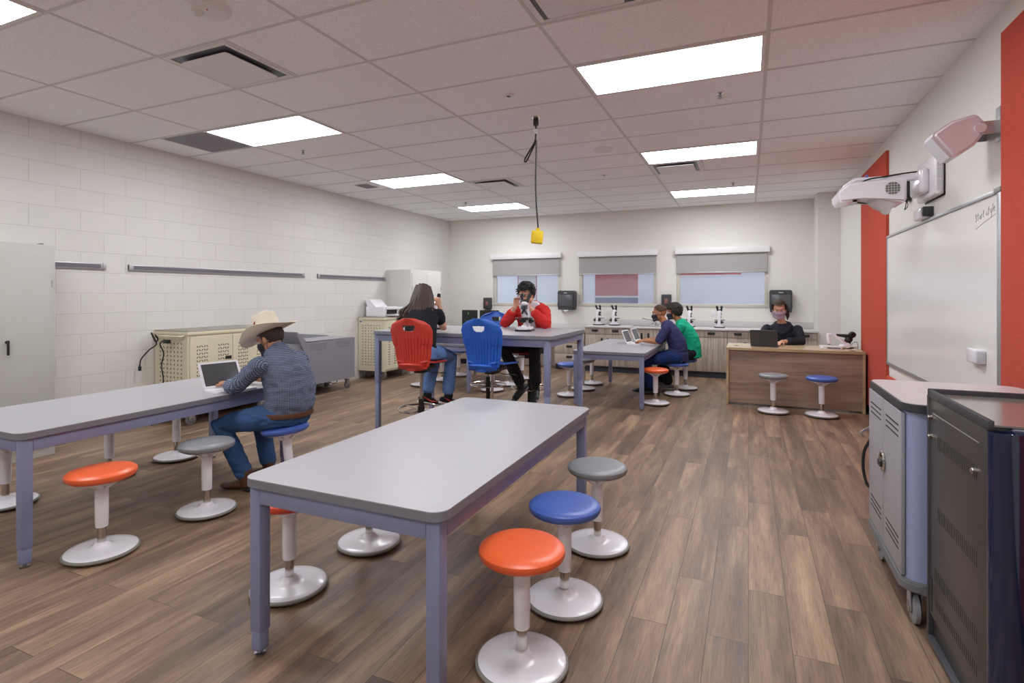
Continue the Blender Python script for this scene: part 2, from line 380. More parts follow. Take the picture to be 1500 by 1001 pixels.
# ================================================================ CEILING FIXTURES
def g2(u, v): return (GX + u*GU, GY + v*GV)
lamp_names = {(-3, 0): 'lit ceiling panel beside the grey return grille nearest the block wall', (-3, 4): 'lit ceiling panel in the left row, just in front of the square air diffuser',
              (-3, 8): 'lit ceiling panel in the left row nearest the windows', (0, 0): 'largest lit ceiling panel, nearest the projector wall and camera',
              (0, 4): 'lit ceiling panel in the right row with a square air diffuser right behind it', (0, 8): 'lit ceiling panel in the right row nearest the windows',
              (-3, -4): 'lit ceiling panel cut off by the top left corner of the photo', (0, -4): 'lit ceiling panel above the camera, right row', (-3, -8): 'lit ceiling panel behind the camera, left row', (0, -8): 'lit ceiling panel behind the camera, right row'}
lroot = None
for (u, v), lab in lamp_names.items():
    x, y = g2(u+.5, v+.5)
    if lroot is None:
        lroot = thing('ceiling_light', lab, 'ceiling light', (x, y, CEIL), 0, 'recessed ceiling light panels')
        hw, hd = GU/2-.014, GV/2-.013
        b = MB()
        for a in ((-hw, hw, -hd, -hd+.022), (-hw, hw, hd-.022, hd), (-hw, -hw+.022, -hd+.022, hd-.022), (hw-.022, hw, -hd+.022, hd-.022)): b.box(*a, -.009, -.0005)
        b.build('light_frame', M_whitem, lroot, smooth=False)
        b = MB(); b.box(-hw+.022, hw-.022, -hd+.022, hd-.022, -.006, -.0005); b.build('diffuser', M_panel, lroot, smooth=False)
    else: dup(lroot, (x, y, CEIL), 0, lab)
vroot = None
for (u, v, lab) in ((-1.75, -1.5, 'square air diffuser with dark open slot near the round detector'), (-1.75, 5.5, 'small far square air diffuser between the two rows of lights'),
                    (.25, 5.5, 'square air diffuser touching the middle light of the right row'), (.25, -1.5, 'square air diffuser cut off by the top edge of the photo')):
    x, y = g2(u, v)
    if vroot is None:
        vroot = thing('air_diffuser', lab, 'air vent', (x, y, CEIL), 0, 'square ceiling air diffusers'); h = .3
        b = MB(); 
        for a in ((-h, h, -h, -h+.03), (-h, h, h-.03, h), (-h, -h+.03, -h+.03, h-.03), (h-.03, h, -h+.03, h-.03)): b.box(*a, -.008, -.0005)
        b.build('vent_frame', M_whitem, vroot, smooth=False)
        b = MB(); b.box(-h+.03, h-.03, -h+.03, h-.03, -.003, -.0005); b.build('duct_opening', mat('duct_grey', '#6d7078', .4, metal=.3), vroot, smooth=False)
        b = MB(); b.prism(rrect(-.225, .225, -.225, .225, .02), -.03, -.024); b.build('vent_plate', M_whitem, vroot)
        b = MB()
        for sx in (-1, 1):
            for sy in (-1, 1): b.box(sx*.15-.004, sx*.15+.004, sy*.15-.004, sy*.15+.004, -.024, -.002)
        b.build('hanger_pins', M_dark, vroot, smooth=False)
    else: dup(vroot, (x, y, CEIL), 0, lab)
def grille(x0, x1, y0, y1, lab):
    t = thing('return_grille', lab, 'air vent', ((x0+x1)/2, (y0+y1)/2, CEIL), 0, 'grey return air grilles')
    hx_, hy = (x1-x0)/2, (y1-y0)/2
    b = MB(); b.box(-hx_, hx_, -hy, hy, -.006, -.0005); b.build('grille_frame', mat('grille_grey', '#b0afb8', .6), t, smooth=False)
    b = MB(); k = int(hy*2/.02)
    for i in range(k-1):
        y = -hy + .02 + i*.02; b.box(-hx_+.015, hx_-.015, y-.006, y+.002, -.012, -.006, M=None)
    b.build('grille_slats', mat('grille_slat', '#a5a4ad', .6), t, smooth=False)
grille(-5.68, -5.08, 3.79, 4.39, 'large dark grey return grille beside the left row light panel')
grille(-5.43, -5.21, 6.54, 6.82, 'small far grey return grille near the block wall')
# detectors, sprinklers, speakers
t = thing('smoke_detector', 'round white detector with a small clear lens at the top of the photo', 'detector', (-2.84, 2.16, CEIL-.0005))
b = MB(); b.lathe([(.0, -.036), (.10, -.036), (.118, -.024), (.12, 0), (.0, 0)], n=40); b.build('housing', M_whitem, t)
b = MB(); b.lathe([(0, -.058), (.018, -.055), (.03, -.046), (.033, -.036), (0, -.036)], (-.045, -.035, 0), 24); b.build('sensor_lens', mat('clear_lens', '#d8d8d4', .15), t)
b = MB(); b.lathe([(0, -.041), (.004, -.041), (.004, -.036), (0, -.036)], (.03, -.03, 0), 10); b.build('status_light', M_cred, t)
for (x, y, lab) in ((-1.817, 4.103, 'small round white ceiling device with dark centre above the high table'), (-1.819, 7.353, 'small faint round ceiling device farther than the round ceiling disc')):
    t = thing('ceiling_sensor', lab, 'ceiling sensor', (x, y, CEIL-.0005))
    b = MB(); b.lathe([(0, -.012), (.03, -.012), (.05, -.006), (.055, 0), (0, 0)], n=28); b.build('sensor_ring', M_whitem, t)
    b = MB(); b.lathe([(0, -.018), (.012, -.017), (.016, -.012), (0, -.012)], n=16); b.build('sensor_eye', M_dark, t)
t = tag(MB().lathe([(0, -.02), (.09, -.018), (.115, -.006), (.118, 0), (0, 0)], n=36).build('ceiling_disc', M_whitem), 'flat round white disc on the ceiling right of the hanging cord', 'ceiling speaker'); t.location = (-1.51, 6.07, CEIL-.0005)
sroot = None
for (x, y, lab) in ((-.212, 4.77, 'ceiling sprinkler just behind the largest light panel'), (-4.685, 4.755, 'ceiling sprinkler near the left light panel'), (-.206, 8.65, 'ceiling sprinkler in front of the far right light panel'), (-4.648, 8.59, 'ceiling sprinkler at the far left light panel')):
    if sroot is None:
        sroot = thing('sprinkler', lab, 'sprinkler', (x, y, CEIL-.0005), 0, 'ceiling sprinklers')
        b = MB(); b.lathe([(0, -.006), (.03, -.004), (.034, 0), (0, 0)], n=20); b.build('escutcheon', M_chrome, sroot)
        b = MB(); b.cyl((0, 0, -.006), (0, 0, -.03), .008); b.cyl((0, 0, -.036), (0, 0, -.039), .02); b.tube([(-.008, 0, -.01), (-.014, 0, -.024), (0, 0, -.036)], .0025, 6); b.tube([(.008, 0, -.01), (.014, 0, -.024), (0, 0, -.036)], .0025, 6)
        b.build('sprinkler_head', M_glide, sroot)
    else: dup(sroot, (x, y, CEIL-.0005), 0, lab)
# hanging power cord with yellow box
t = thing('hanging_cord', 'black power cord with a tied loop hanging from the ceiling', 'power cord', (-1.815, 4.726, CEIL-.0005))
b = MB(); b.lathe([(0, -.012), (.04, -.01), (.045, 0), (0, 0)], n=20); b.build('ceiling_plate', M_chrome, t)
b = MB(); b.cyl((0, 0, -.012), (0, 0, -.075), .024, n=20); b.cyl((0, 0, -.05), (0, 0, -.06), .027, n=20); b.build('socket', M_blackp, t)
b = MB(); pts = [(0, 0, -.07), (0, 0, -.14), (-.008, 0, -.22), (-.06, 0, -.30), (-.105, 0, -.37), (-.112, 0, -.40), (-.092, 0, -.395), (-.05, 0, -.32), (-.012, 0, -.25), (.003, 0, -.22), (.002, 0, -.4), (-.002, 0, -.6), (.004, 0, -.8), (.018, 0, -.98), (.022, 0, -1.035)]
def cr(pts, k=6):
    P = [Vector(p) for p in pts]; P = [P[0]*2-P[1]] + P + [P[-1]*2-P[-2]]; out = []
    for i in range(1, len(P)-2):
        for j in range(k):
            u = j/k; a, b_, c, d = P[i-1:i+3]
            out.append(.5*((2*b_) + (c-a)*u + (2*a-5*b_+4*c-d)*u*u + (3*b_-a-3*c+d)*u**3))
    return out + [P[-2]]
b.tube(cr(pts), .0075, 10); b.build('cable', M_blackp, t)
b = MB(); b.box(-.022, .012, -.014, .014, -.155, -.11, .003); b.build('cable_tag', M_whitem, t)
t = thing('outlet_box', 'yellow rubber outlet box hanging at the end of the black cord', 'outlet box', (-1.793, 4.726, CEIL-1.034)); t.rotation_euler = (0, R(6), R(20))
b = MB(); b.cyl((0, 0, .0), (0, 0, -.03), .02, n=16); b.box(-.055, .055, -.032, .032, -.145, -.025, .012, seg=3); b.build('box_body', M_yellow, t)
b = MB(); b.box(.0552, .058, -.022, .022, -.13, -.04, .001); b.build('outlet_face', M_whitem, t)

# ================================================================ LEFT WALL
def rail(y0, y1, lab):
    t = thing('tack_rail', lab, 'display rail', (XL+.0005, (y0+y1)/2, 1.735), 0, 'slim display rails on the block wall'); h = (y1-y0)/2
    b = MB(); b.box(0, .018, -h, h, -.032, .032, .003); b.build('rail_body', M_alu, t)
    b = MB(); b.box(.0182, .0215, -h+.05, h-.05, -.018, .022); b.build('cork_strip', mat('rail_insert', '#6c6a72', .7), t, smooth=False)
    for s in (-1, 1):
        b = MB(); b.box(.0, .024, s*h-.03 if s > 0 else -h, h if s > 0 else -h+.03, -.034, .034, .003); b.build('end_cap', M_alu, t)
rail(2.90, 3.50, 'short grey display rail just right of the left storage cabinet'); rail(3.73, 6.27, 'long grey display rail above the cream cart by the block wall'); rail(6.54, 8.26, 'grey display rail ending at the far tall cabinet')
def cabinet(x0, x1, y0, y1, h, m, lab, ndoor=2, name='storage_cabinet'):
    t = thing(name, lab, 'cabinet', ((x0+x1)/2, (y0+y1)/2, 0)); X, Y = (x1-x0)/2, (y1-y0)/2
    b = MB(); b.box(-X, X, -Y, Y, .0, h, .006); b.build('cabinet_body', m, t)
    w_ = 2*(Y-.03)/ndoor
    for i in range(ndoor):
        a = -Y+.03 + i*w_
        b = MB(); b.box(X+.001, X+.014, a+.003, a+w_-.003, .09, h-.07, .003); d = b.build('door', m, t)
        for z in (.35, h-.35):
            yy = a+.004 if i == 0 else a+w_-.004
            b = MB(); b.cyl((X+.014, yy, z-.03), (X+.014, yy, z+.03), .006, n=10); b.build('hinge', M_alu, d)
        if i == ndoor-1 or ndoor == 1:
            hy = a+.06
            b = MB(); b.cyl((X+.014, hy, h*.55), (X+.03, hy, h*.55), .014, n=16); b.box(X+.03, X+.042, hy-.009, hy+.009, h*.55-.11, h*.55+.015, .004); b.build('handle', M_blackp, d)
    return t
t = cabinet(XL+.002, -5.75, 2.02, 2.855, 1.89, M_cab, 'tall pale grey metal cabinet at the left edge, black handle')
tag(MB().box(-.035, .035, -.01, .012, 0, .02, .004).build('door_wedge', M_blackp), 'tiny dark object lying on top of the left cabinet', 'small item').location = (-5.95, 2.835, 1.8905)
cabinet(XL+.002, -5.62, 8.30, 9.36, 1.905, M_cabw, 'tall white metal cabinet in the far left corner')

def slots(b, yz, w_, h_, ny, nz, x, X_axis=True, size=(.004, .013)):
    """two way slanted slots on a face; X_axis: face looks along +X else along -Y"""
    y0, z0 = yz
    for i in range(ny):
        for j in range(nz):
            a = y0 + w_*(i+.5)/ny; z = z0 + h_*(j+.5)/nz; an = 45 if (i+j) % 2 else -45
            if X_axis: M = T(x, a, z) @ RX(an); b.box(-.0006, .0008, -size[0], size[0], -size[1], size[1], M=M)
            else: M = T(a, x, z) @ RY(an); b.box(-size[0], size[0], -.0008, .0006, -size[1], size[1], M=M)
def caster(par, x, y, r=.045, z0=0, wm=M_rubber, rz=0):
    b = MB(); M = T(x, y, z0) @ RZ(rz)
    b.box(-.035, .035, -.035, .035, 2*r+.016, 2*r+.022, M=M); b.box(-.022, -.018, -.028, .028, r-.01, 2*r+.018, M=M); b.box(.018, .022, -.028, .028, r-.01, 2*r+.018, M=M)
    c = b.build('caster', M_alu, par, smooth=False)
    b = MB(); b.lathe([(r*.35, -.014), (r*.8, -.014), (r, -.008), (r, .008), (r*.8, .014), (r*.35, .014)], (0, 0, 0), 24, ax=(1, 0, 0)); b.xf(M @ T(0, 0, r)); b.build('wheel', wm, c)
    b = MB(); b.cyl((-.024, 0, 0), (.024, 0, 0), r*.36, n=14); b.xf(M @ T(0, 0, r)); b.build('axle', M_glide, c)
def cream_cart(y0, y1, h, z0, lab, split, nend=(7, 15)):
    x0, x1 = XL+.012, -5.6; t = thing('charging_cart', lab, 'charging cart', ((x0+x1)/2, (y0+y1)/2, 0)); X, Y = (x1-x0)/2, (y1-y0)/2
    b = MB(); b.box(-X, X, -Y, Y, z0, h-.03, .004); b.mi = 1; slots(b, (-X+.07, z0+.08), 2*X-.14, h-z0-.2, nend[0], nend[1], -Y-.0004, False, (.0045, .013)); b.build('cart_body', [M_cream, M_slot], t, smooth=False)
    b = MB(); b.box(-X-.003, X+.012, -Y-.008, Y+.008, h-.03, h, .006); b.build('top_panel', mat('cart_top', '#8d8b80', .5), t)
    b = MB(); b.box(-X-.002, X+.014, -Y-.01, Y+.01, h-.05, h-.012, .004); b.build('top_rim', M_cream, t)
    n = 2; w_ = (2*Y-.04)/n
    for i in range(n):
        a = -Y+.02+i*w_
        b = MB(); b.box(X+.001, X+.014, a+.003, a+w_-.003, z0+.03, h-.07, .003); b.mi = 1
        for q in (0, 1):
            slots(b, (a+.07+q*(w_*.5), z0+.10), w_*.5-.12, h-z0-.26, 5 if w_ > .5 else 3, 16, X+.0146, True, (.004, .012))
        d = b.build('door', [M_cream, M_slot], t, smooth=False)
        if i == 0:
            b = MB(); b.box(X+.0145, X+.022, a+w_-.10, a+w_-.02, (z0+h)/2+.10, (z0+h)/2+.135, .003); b.build('latch', M_blackp, d)
    for sx in (-1, 1):
        for sy in (-1, 1): caster(t, sx*(X-.06), sy*(Y-.08), (z0-.024)/2 if z0 < .15 else .06)
    return t
c1 = cream_cart(4.01, 5.12, 1.045, .145, 'cream perforated charging cart behind the man in the hat', 0)
c2 = cream_cart(7.50, 8.20, 1.065, .145, 'cream perforated charging cart with a white printer on top', 0)
# white label on the end of the far cart
b = MB(); b.box(-.03, .03, -.0012, 0, -.035, .03); b.mi = 1; b.box(-.018, -.004, -.002, -.0012, -.02, .015); b.box(.004, .018, -.002, -.0012, -.02, .015)
o = b.build('paper_label', [M_whitem, M_slot], c2, smooth=False); o.location = (-.22, -.35-.001, .985)
tag0 = lambda o, *a: o
# handle and power cords at the near end of the first cart
b = MB(); b.tube(cr([(-.20, -.555, .985), (-.20, -.60, .985), (-.17, -.61, .985), (.18, -.61, .985), (.22, -.60, .985), (.22, -.555, .985)], 3), .011, 10); b.build('push_handle', M_cream, c1)
t = tag0(MB().tube(cr([(-6.02, 3.33, .96), (-6.0, 3.30, 1.0), (-5.97, 3.31, .96), (-6.02, 3.32, .92), (-6.05, 3.30, .99), (-6.0, 3.26, 1.02), (-5.98, 3.3, .9), (-6.03, 3.26, .84), (-6.08, 3.2, .74), (-6.09, 3.19, .66)], 5), .007, 8).build('power_cord', M_blackp), 'black power cord looped over the handle of the near cream cart', 'power cord')
t.parent = c1; t.location = (5.874-.0, -4.565+.62, 0)
b = MB(); b.box(-.014, .014, -.012, .012, -.05, 0, .004); b.cyl((0, 0, 0), (0, 0, .02), .008); o = b.build('plug', M_blackp, t); o.location = (-6.09, 3.19, .66)
t = tag0(MB().tube(cr([(-5.86, 3.97, .95), (-5.88, 3.93, .9), (-5.85, 3.95, .8), (-5.9, 3.96, .66), (-5.87, 3.96, .5), (-5.9, 3.95, .35), (-5.93, 3.9, .2), (-5.9, 3.85, .02)], 5), .007, 8).build('power_cord', M_blackp), 'black cord running down the end of the near cream cart', 'power cord'); t.parent = c1; t.location = (5.85, -4.585, 0)
b = MB(); b.box(-.04, .04, -.02, .02, -.02, .02, .006); o = b.build('adapter', M_blackp, t); o.location = (-5.80, 3.95, .93)

# dark grey machine on casters
t = thing('dark_cart', 'dark grey slope-topped metal cart by the block wall between the cream carts', 'cart', (-5.87, 6.24, 0))
x0, x1 = -.27, .27
b = MB(); P = [(-.52, .17), (.515, .17), (.515, .785), (-.52, .775)]
MYZ = Matrix(((0, 0, 1, 0), (1, 0, 0, 0), (0, 1, 0, 0), (0, 0, 0, 1)))   # XY polygon -> YZ, extrude X
b.prism(P, x0, x1, .006, MYZ); b.build('cabinet_body', M_greym, t)
b = MB(); b.box(x0+.01, x1-.02, -.50, .50, .786, .79); b.build('top_plate', mat('cart_top_light', '#9c9ba1', .4), t, smooth=False)
b = MB(); b.prism([(-.52, .62), (-.50, .62), (-.50, .80), (-.66, .935), (-.68, .935), (-.68, .915)], x0, x1+.004, .003, MYZ); b.build('slope_panel', M_greym, t)
b = MB(); b.prism([(-1.06, .17), (-.525, .17), (-.525, .76), (-1.06, .80)], x0, x1-.02, .006, MYZ); b.build('side_cabinet', M_greym, t)
b = MB(); b.prism([(-1.06, .91), (-.68, .915), (-.68, .935), (-1.06, .93)], x0-.0, x0+.06, .003, MYZ); b.build('back_rail', M_greym, t)
b = MB(); b.prism([(-.45, .835), (-.10, .86), (.515, .80), (.515, .785), (-.5, .785)], x0, x0+.02, .002, MYZ); b.build('rear_rim', M_greym, t)
b = MB()
for y0 in (-.42, .10):
    for i in range(14):
        for j in range(5): b.cyl((x1+.0002, y0+i*.022+(j % 2)*.011, .66+j*.02), (x1+.001, y0+i*.022+(j % 2)*.011, .66+j*.02), .0055, n=6)
b.build('vent_holes', mat('vent_dark', '#5a5961', .8), t, smooth=False)
for (x, y) in ((.2, .42), (-.2, .42), (.2, -.98), (-.2, -.98)): caster(t, x, y, .06, wm=M_rubber)
b = MB(); b.tube(cr([(.1, .1, .18), (.12, .15, .12), (.12, .25, .10), (.1, .33, .15), (.1, .36, .18)], 4), .005, 8); b.build('cord_loop', M_blackp, t)

# printer on the far cream cart
t = thing('printer', 'white desktop printer with open paper tray on the far cream cart', 'printer', (-5.86, 7.80, 1.0655))
b = MB(); b.prism([(-.21, 0), (.17, 0), (.19, .10), (.17, .17), (-.21, .17)], -.2, .2, .012, Matrix(((1, 0, 0, 0), (0, 0, 1, 0), (0, 1, 0, 0), (0, 0, 0, 1)))); b.build('printer_body', M_white, t)
b = MB(); b.prism([(-.20, .17), (-.02, .17), (-.16, .29), (-.25, .30)], -.17, .17, .006, Matrix(((1, 0, 0, 0), (0, 0, 1, 0), (0, 1, 0, 0), (0, 0, 0, 1)))); b.build('paper_feeder', M_white, t)
b = MB(); b.box(.10, .32, -.17, .17, .125, .165, .006); b.build('scanner_lid', M_white, t)
b = MB(); b.box(.192, .30, -.15, .15, .02, .035, .004); b.build('output_tray', M_white, t)
b = MB(); b.box(.1785, .196, -.14, .14, .05, .12); b.build('paper_slot', M_blackp, t, smooth=False)

# ================================================================ COUNTERS ON THE BACK WALL
cx = [-2.834, -2.067, -1.361, -.328, .34, 1.02]
CT = .857; CF = 9.96
def drawer_pull(par, x, z, y, vert=False):
    b = MB()
    if vert: b.box(x-.02, x+.02, y-.004, y, z-.055, z+.055, .002); b.box(x-.014, x+.014, y-.026, y-.004, z-.045, z+.02, .006)
    else: b.box(x-.06, x+.06, y-.004, y, z-.02, z+.022, .002); b.box(x-.05, x+.05, y-.028, y-.004, z-.014, z+.014, .006)
    b.build('pull', M_blackp, par)
def base_unit(x0, x1, lab, drawers, vert_only=False, top=CT-.035):
    t = thing('base_cabinet', lab, 'cabinet', ((x0+x1)/2, CF, 0), 0, 'wood look base cabinets under the back counter'); X = (x1-x0)/2
    b = MB(); b.box(-X+.001, X-.001, .02, YB-.012-CF, .105, top-.001); b.build('carcass', M_ply, t, smooth=False)
    b = MB(); b.box(-X+.001, X-.001, .075, .09, .001, .104); b.build('toe_kick', mat('toe_kick', '#3b3f4e', .6), t, smooth=False)
    n = 2; w_ = 2*X/n; zd = .70 if drawers else top-.008
    for i in range(n):
        a = -X+i*w_
        if drawers:
            b = MB(); b.box(a+.003, a+w_-.003, 0, .019, zd+.004, top-.008, .0015); d = b.build('drawer', M_ply, t); drawer_pull(d, a+w_/2, (zd+top)/2+.012, 0)
        b = MB(); b.box(a+.003, a+w_-.003, 0, .019, .115, zd-.002, .0015); d = b.build('door', M_ply, t)
        drawer_pull(d, a+w_-.06 if i == 0 else a+.06, zd-.12, 0, True)
    return t
base_unit(cx[0], cx[1], 'left base cabinet under the counter with two drawers below two microscopes', True)
base_unit(cx[1], cx[2], 'sink base cabinet with tall doors and no drawers', False)
base_unit(cx[2], cx[3], 'wide base cabinet just right of the seated students with two drawers', True)
base_unit(cx[3], cx[4], 'base cabinet showing above the left end of the teacher desk', True)
base_unit(cx[4], cx[5], 'rightmost base cabinet behind the woman at the desk', True)
b = MB(); b.box(cx[0]-.01, 1.028, CF-.022, YB-.001, CT-.033, CT, .004); o = b.build('countertop', M_counter); tag(o, 'long grey laminate countertop under the windows with the microscopes', 'countertop')
b = MB(); b.box(cx[0], 1.028, YB-.022, YB-.0015, CT+.0005, CT+.11, .003); o = b.build('backsplash', M_counter, o)
LT = .758
b = MB(); b.box(-5.60, cx[0]-.012, CF-.02, YB-.001, LT-.033, LT, .004); o = b.build('computer_counter', M_counter); tag(o, 'lower grey worktop in the back left holding the computers', 'countertop')
b = MB(); b.box(-5.60, cx[0]-.012, YB-.022, YB-.0015, LT+.0005, LT+.10, .003); b.build('backsplash', M_counter, o)
for x0, x1, lab in ((-3.44, cx[0]-.012, 'low drawer cabinet at the right end of the computer worktop'), (-5.59, -5.1, 'low drawer cabinet at the left end of the computer worktop')):
    t = thing('drawer_cabinet', lab, 'cabinet', ((x0+x1)/2, CF, 0)); X = (x1-x0)/2
    b = MB(); b.box(-X, X, .02, YB-.012-CF, .105, LT-.034); b.build('carcass', M_ply, t, smooth=False)
    b = MB(); b.box(-X, X, .075, .09, .001, .104); b.build('toe_kick', M_black_base, t, smooth=False)
    for j in range(3):
        z0 = .115+j*.2; b = MB(); b.box(-X+.003, X-.003, 0, .019, z0, z0+.194, .0015); d = b.build('drawer', M_ply, t); drawer_pull(d, 0, z0+.14, 0)
b = MB(); b.box(-5.09, -3.45, CF+.45, CF+.462, .0, LT-.034); o = b.build('kneespace_panel', M_ply, None, smooth=False); tag(o, 'wood look panel closing the knee space under the computer worktop', 'panel')
# sink and tap
t = thing('sink', 'steel sink bowl let into the counter behind the students', 'sink', (-1.72, 10.26, CT))
b = MB()
for a in ((-.27, .27, -.19, -.165), (-.27, .27, .165, .19), (-.27, -.245, -.165, .165), (.245, .27, -.165, .165)): b.box(*a, .0005, .009, .002)
b.build('sink_rim', M_alu, t)
b = MB(); b.box(-.245, .245, -.165, .165, .0005, .002); b.build('sink_bowl', mat('steel_bowl', '#8d8f92', .3, metal=.8), t, smooth=False)
t = thing('faucet', 'small chrome faucet behind the sink', 'faucet', (-1.60, 10.50, CT+.0005))
b = MB(); b.box(-.10, .10, -.025, .025, 0, .012, .004); b.cyl((0, 0, .01), (0, 0, .06), .014); b.tube(cr([(0, 0, .05), (-.05, -.03, .10), (-.16, -.09, .12), (-.22, -.12, .14), (-.235, -.13, .12)], 4), .010, 10); b.build('spout', M_chrome, t)
for s in (-.07, .07):
    b = MB(); b.cyl((s, 0, .01), (s, 0, .04), .012); b.tube([(s, 0, .045), (s+.03, -.02, .055)], .006, 8); b.build('tap_handle', M_chrome, t)
# microscopes
def scope(lab, loc, rz=0):
    t = thing('microscope', lab, 'microscope', loc, rz, 'white lab microscopes')
    b = MB(); b.prism(rrect(-.085, .085, -.11, .11, .03), 0, .018, .004); b.build('rubber_foot', M_blackp, t)
    b = MB(); b.prism(rrect(-.075, .075, -.10, .10, .03), .018, .045, .008); b.loft([((0, .075, .03), .045, .03), ((0, .085, .10), .028, .026), ((0, .088, .20), .026, .024), ((0, .07, .265), .03, .03), ((0, .02, .285), .035, .028), ((0, -.02, .285), .035, .028)], n=16)
    b.cyl((0, -.03, .04), (0, -.03, .062), .03, .026, 20); b.build('body', M_white, t)
    b = MB(); b.box(-.085, .085, -.09, .035, .128, .138, .003); b.box(-.02, .02, .03, .08, .11, .14, .004); b.cyl((0, -.03, .128), (0, -.03, .09), .024, .02, 16); b.build('stage', M_blackp, t)
    b = MB(); b.cyl((0, -.03, .26), (0, -.03, .225), .03, .034, 20)
    for k_ in range(4):
        a = R(45+90*k_); d = Vector((math.cos(a)*.5, math.sin(a)*.5, -.85)).normalized(); p = Vector((0, -.03, .232)); b.cyl(p, p+d*(.06 if k_ else .075), .010, .008, 12)
    b.build('objective_turret', M_dark, t)
    for s in (-1, 1):
        b = MB(); b.cyl((s*.026, .082, .10), (s*.055, .082, .10), .026, n=20); b.cyl((s*.055, .082, .10), (s*.075, .082, .10), .014, n=16); b.build('focus_knob', M_blackp, t)
        b = MB(); p = Vector((s*.028, -.01, .30)); d = Vector((s*.12, .62, .75)).normalized()
        b.cyl(p, p+d*.075, .017, .017, 16); b.cyl(p+d*.07, p+d*.10, .021, .019, 16); b.build('eyepiece', M_blackp, t)
    b = MB(); b.ell((0, -.0, .302), (.045, .04, .022)); b.build('head_prism', M_blackp, t)
    return t
ms = scope('white microscope on the counter, far left of the four on it', (-2.66, 10.33, CT+.0005), R(172))
for x, lab, a in ((-2.35, 'white microscope on the counter just left of the sink', 176), (-.975, 'white microscope on the counter right of the boy in green', 175), (-.47, 'white microscope on the counter right of the wall outlet', 178)):
    dup(ms, (x, 10.33, CT+.0005), R(a), lab)
# computers on the lower worktop
t = thing('computer_tower', 'black desktop computer tower with green sticker on the low worktop', 'computer', (-5.42, 10.22, LT+.0005), R(-20))
b = MB(); b.box(-.16, .14, -.09, .09, 0, .36, .004); b.build('tower_case', M_blackp, t)
b = MB(); b.box(.03, .06, -.0925, -.0905, .27, .32); b.build('sticker', mat('sticker_green', '#4aa83a', .6), t, smooth=False)
t = thing('monitor', 'black computer monitor on the low worktop beside the tower', 'monitor', (-4.98, 10.25, LT+.0005))
b = MB(); b.box(-.22, .22, -.015, .015, .09, .36, .006); b.build('monitor_case', M_blackp, t)
b = MB(); b.box(-.205, .205, -.0165, -.0155, .105, .345); b.build('screen', mat('screen_off', '#26272a', .3), t, smooth=False)
b = MB(); b.cyl((0, .02, .01), (0, .02, .12), .02); b.box(-.11, .11, -.07, .09, 0, .012, .004); b.build('stand', M_blackp, t)

# ================================================================ BACK WALL FITTINGS
for i, (x0, x1) in enumerate(WIN):
    t = thing('roller_shade', ['grey roller shade over the left window behind the boy in red', 'grey roller shade over the middle window with the red banner', 'grey roller shade over the right window'][i], 'roller shade', ((x0+x1)/2, YB-.013, 2.26), 0, 'grey roller shades')
    h = (x1-x0)/2+.012
    b = MB(); b.box(-h-.01, h+.01, -.085, 0, -.06, .045, .004); b.build('cassette', M_whitem, t)
    b = MB(); b.box(-h+.02, h-.025, -.035, -.032, -.40, -.06); b.build('shade_cloth', M_shade, t, smooth=False)
    b = MB(); b.box(-h+.02, h-.025, -.041, -.026, -.418, -.398, .004); b.build('hem_bar', M_alu, t)
    b = MB(); b.tube([(h-.012, -.04, -.06), (h-.012, -.04, -.86), (h-.006, -.035, -.88), (h, -.03, -.86), (h, -.03, -.06)], .0022, 6); b.build('bead_chain', M_whitem, t)
def towel(x, lab):
    t = thing('towel_dispenser', lab, 'towel dispenser', (x, YB-.001, 1.33)); 
    b = MB(); b.prism([(-.165, -.19), (.165, -.19), (.175, -.1), (.175, .17), (.155, .195), (-.155, .195), (-.175, .17), (-.175, -.1)], 0, .20, .016, Matrix(((1, 0, 0, 0), (0, 0, -1, 0), (0, 1, 0, 0), (0, 0, 0, 1))), 3); b.build('dispenser_case', M_dark, t)
    b = MB(); b.box(-.155, .155, -.213, -.2005, -.12, .12, .01); b.build('front_cover', mat('smoke_cover', '#55575b', .2), t)
    b = MB(); b.box(-.06, .06, -.19, -.06, -.205, -.19, .003); b.box(-.03, .03, -.2, -.1, -.225, -.205, .004); b.build('towel_mouth', M_whitem, t)
    b = MB(); b.box(-.035, .035, -.216, -.2135, .145, .155); b.build('brand_strip', M_whitem, t, smooth=False)
towel(-3.365, 'black paper towel dispenser between the left and middle windows'); towel(.515, 'black paper towel dispenser behind the woman at the desk')
def soap(x, z, lab):
    t = thing('soap_dispenser', lab, 'soap dispenser', (x, YB-.001, z))
    b = MB(); b.box(-.09, .09, -.1, 0, -.10, .14, .02, seg=3); b.box(-.055, .055, -.085, -.01, -.14, -.10, .012); b.build('soap_case', M_dark, t)
    b = MB(); b.box(-.03, .03, -.106, -.1005, -.03, .06, .004); b.build('soap_window', mat('soap_window', '#8a5a50', .4), t)
soap(-5.18, 1.24, 'black soap dispenser on the wall left of the left window'); soap(-1.42, 1.31, 'black soap dispenser on the wall above the two students')
t = thing('outlet_plate', 'white wall outlet plate between the counter microscopes', 'outlet', (-.59, YB-.0005, 1.10))
b = MB(); b.box(-.036, .036, -.006, 0, -.058, .058, .002); b.build('plate', M_whitem, t)
b = MB(); b.box(-.017, .017, -.008, -.006, -.035, .035, .002); b.build('switch_rocker', M_white, t)
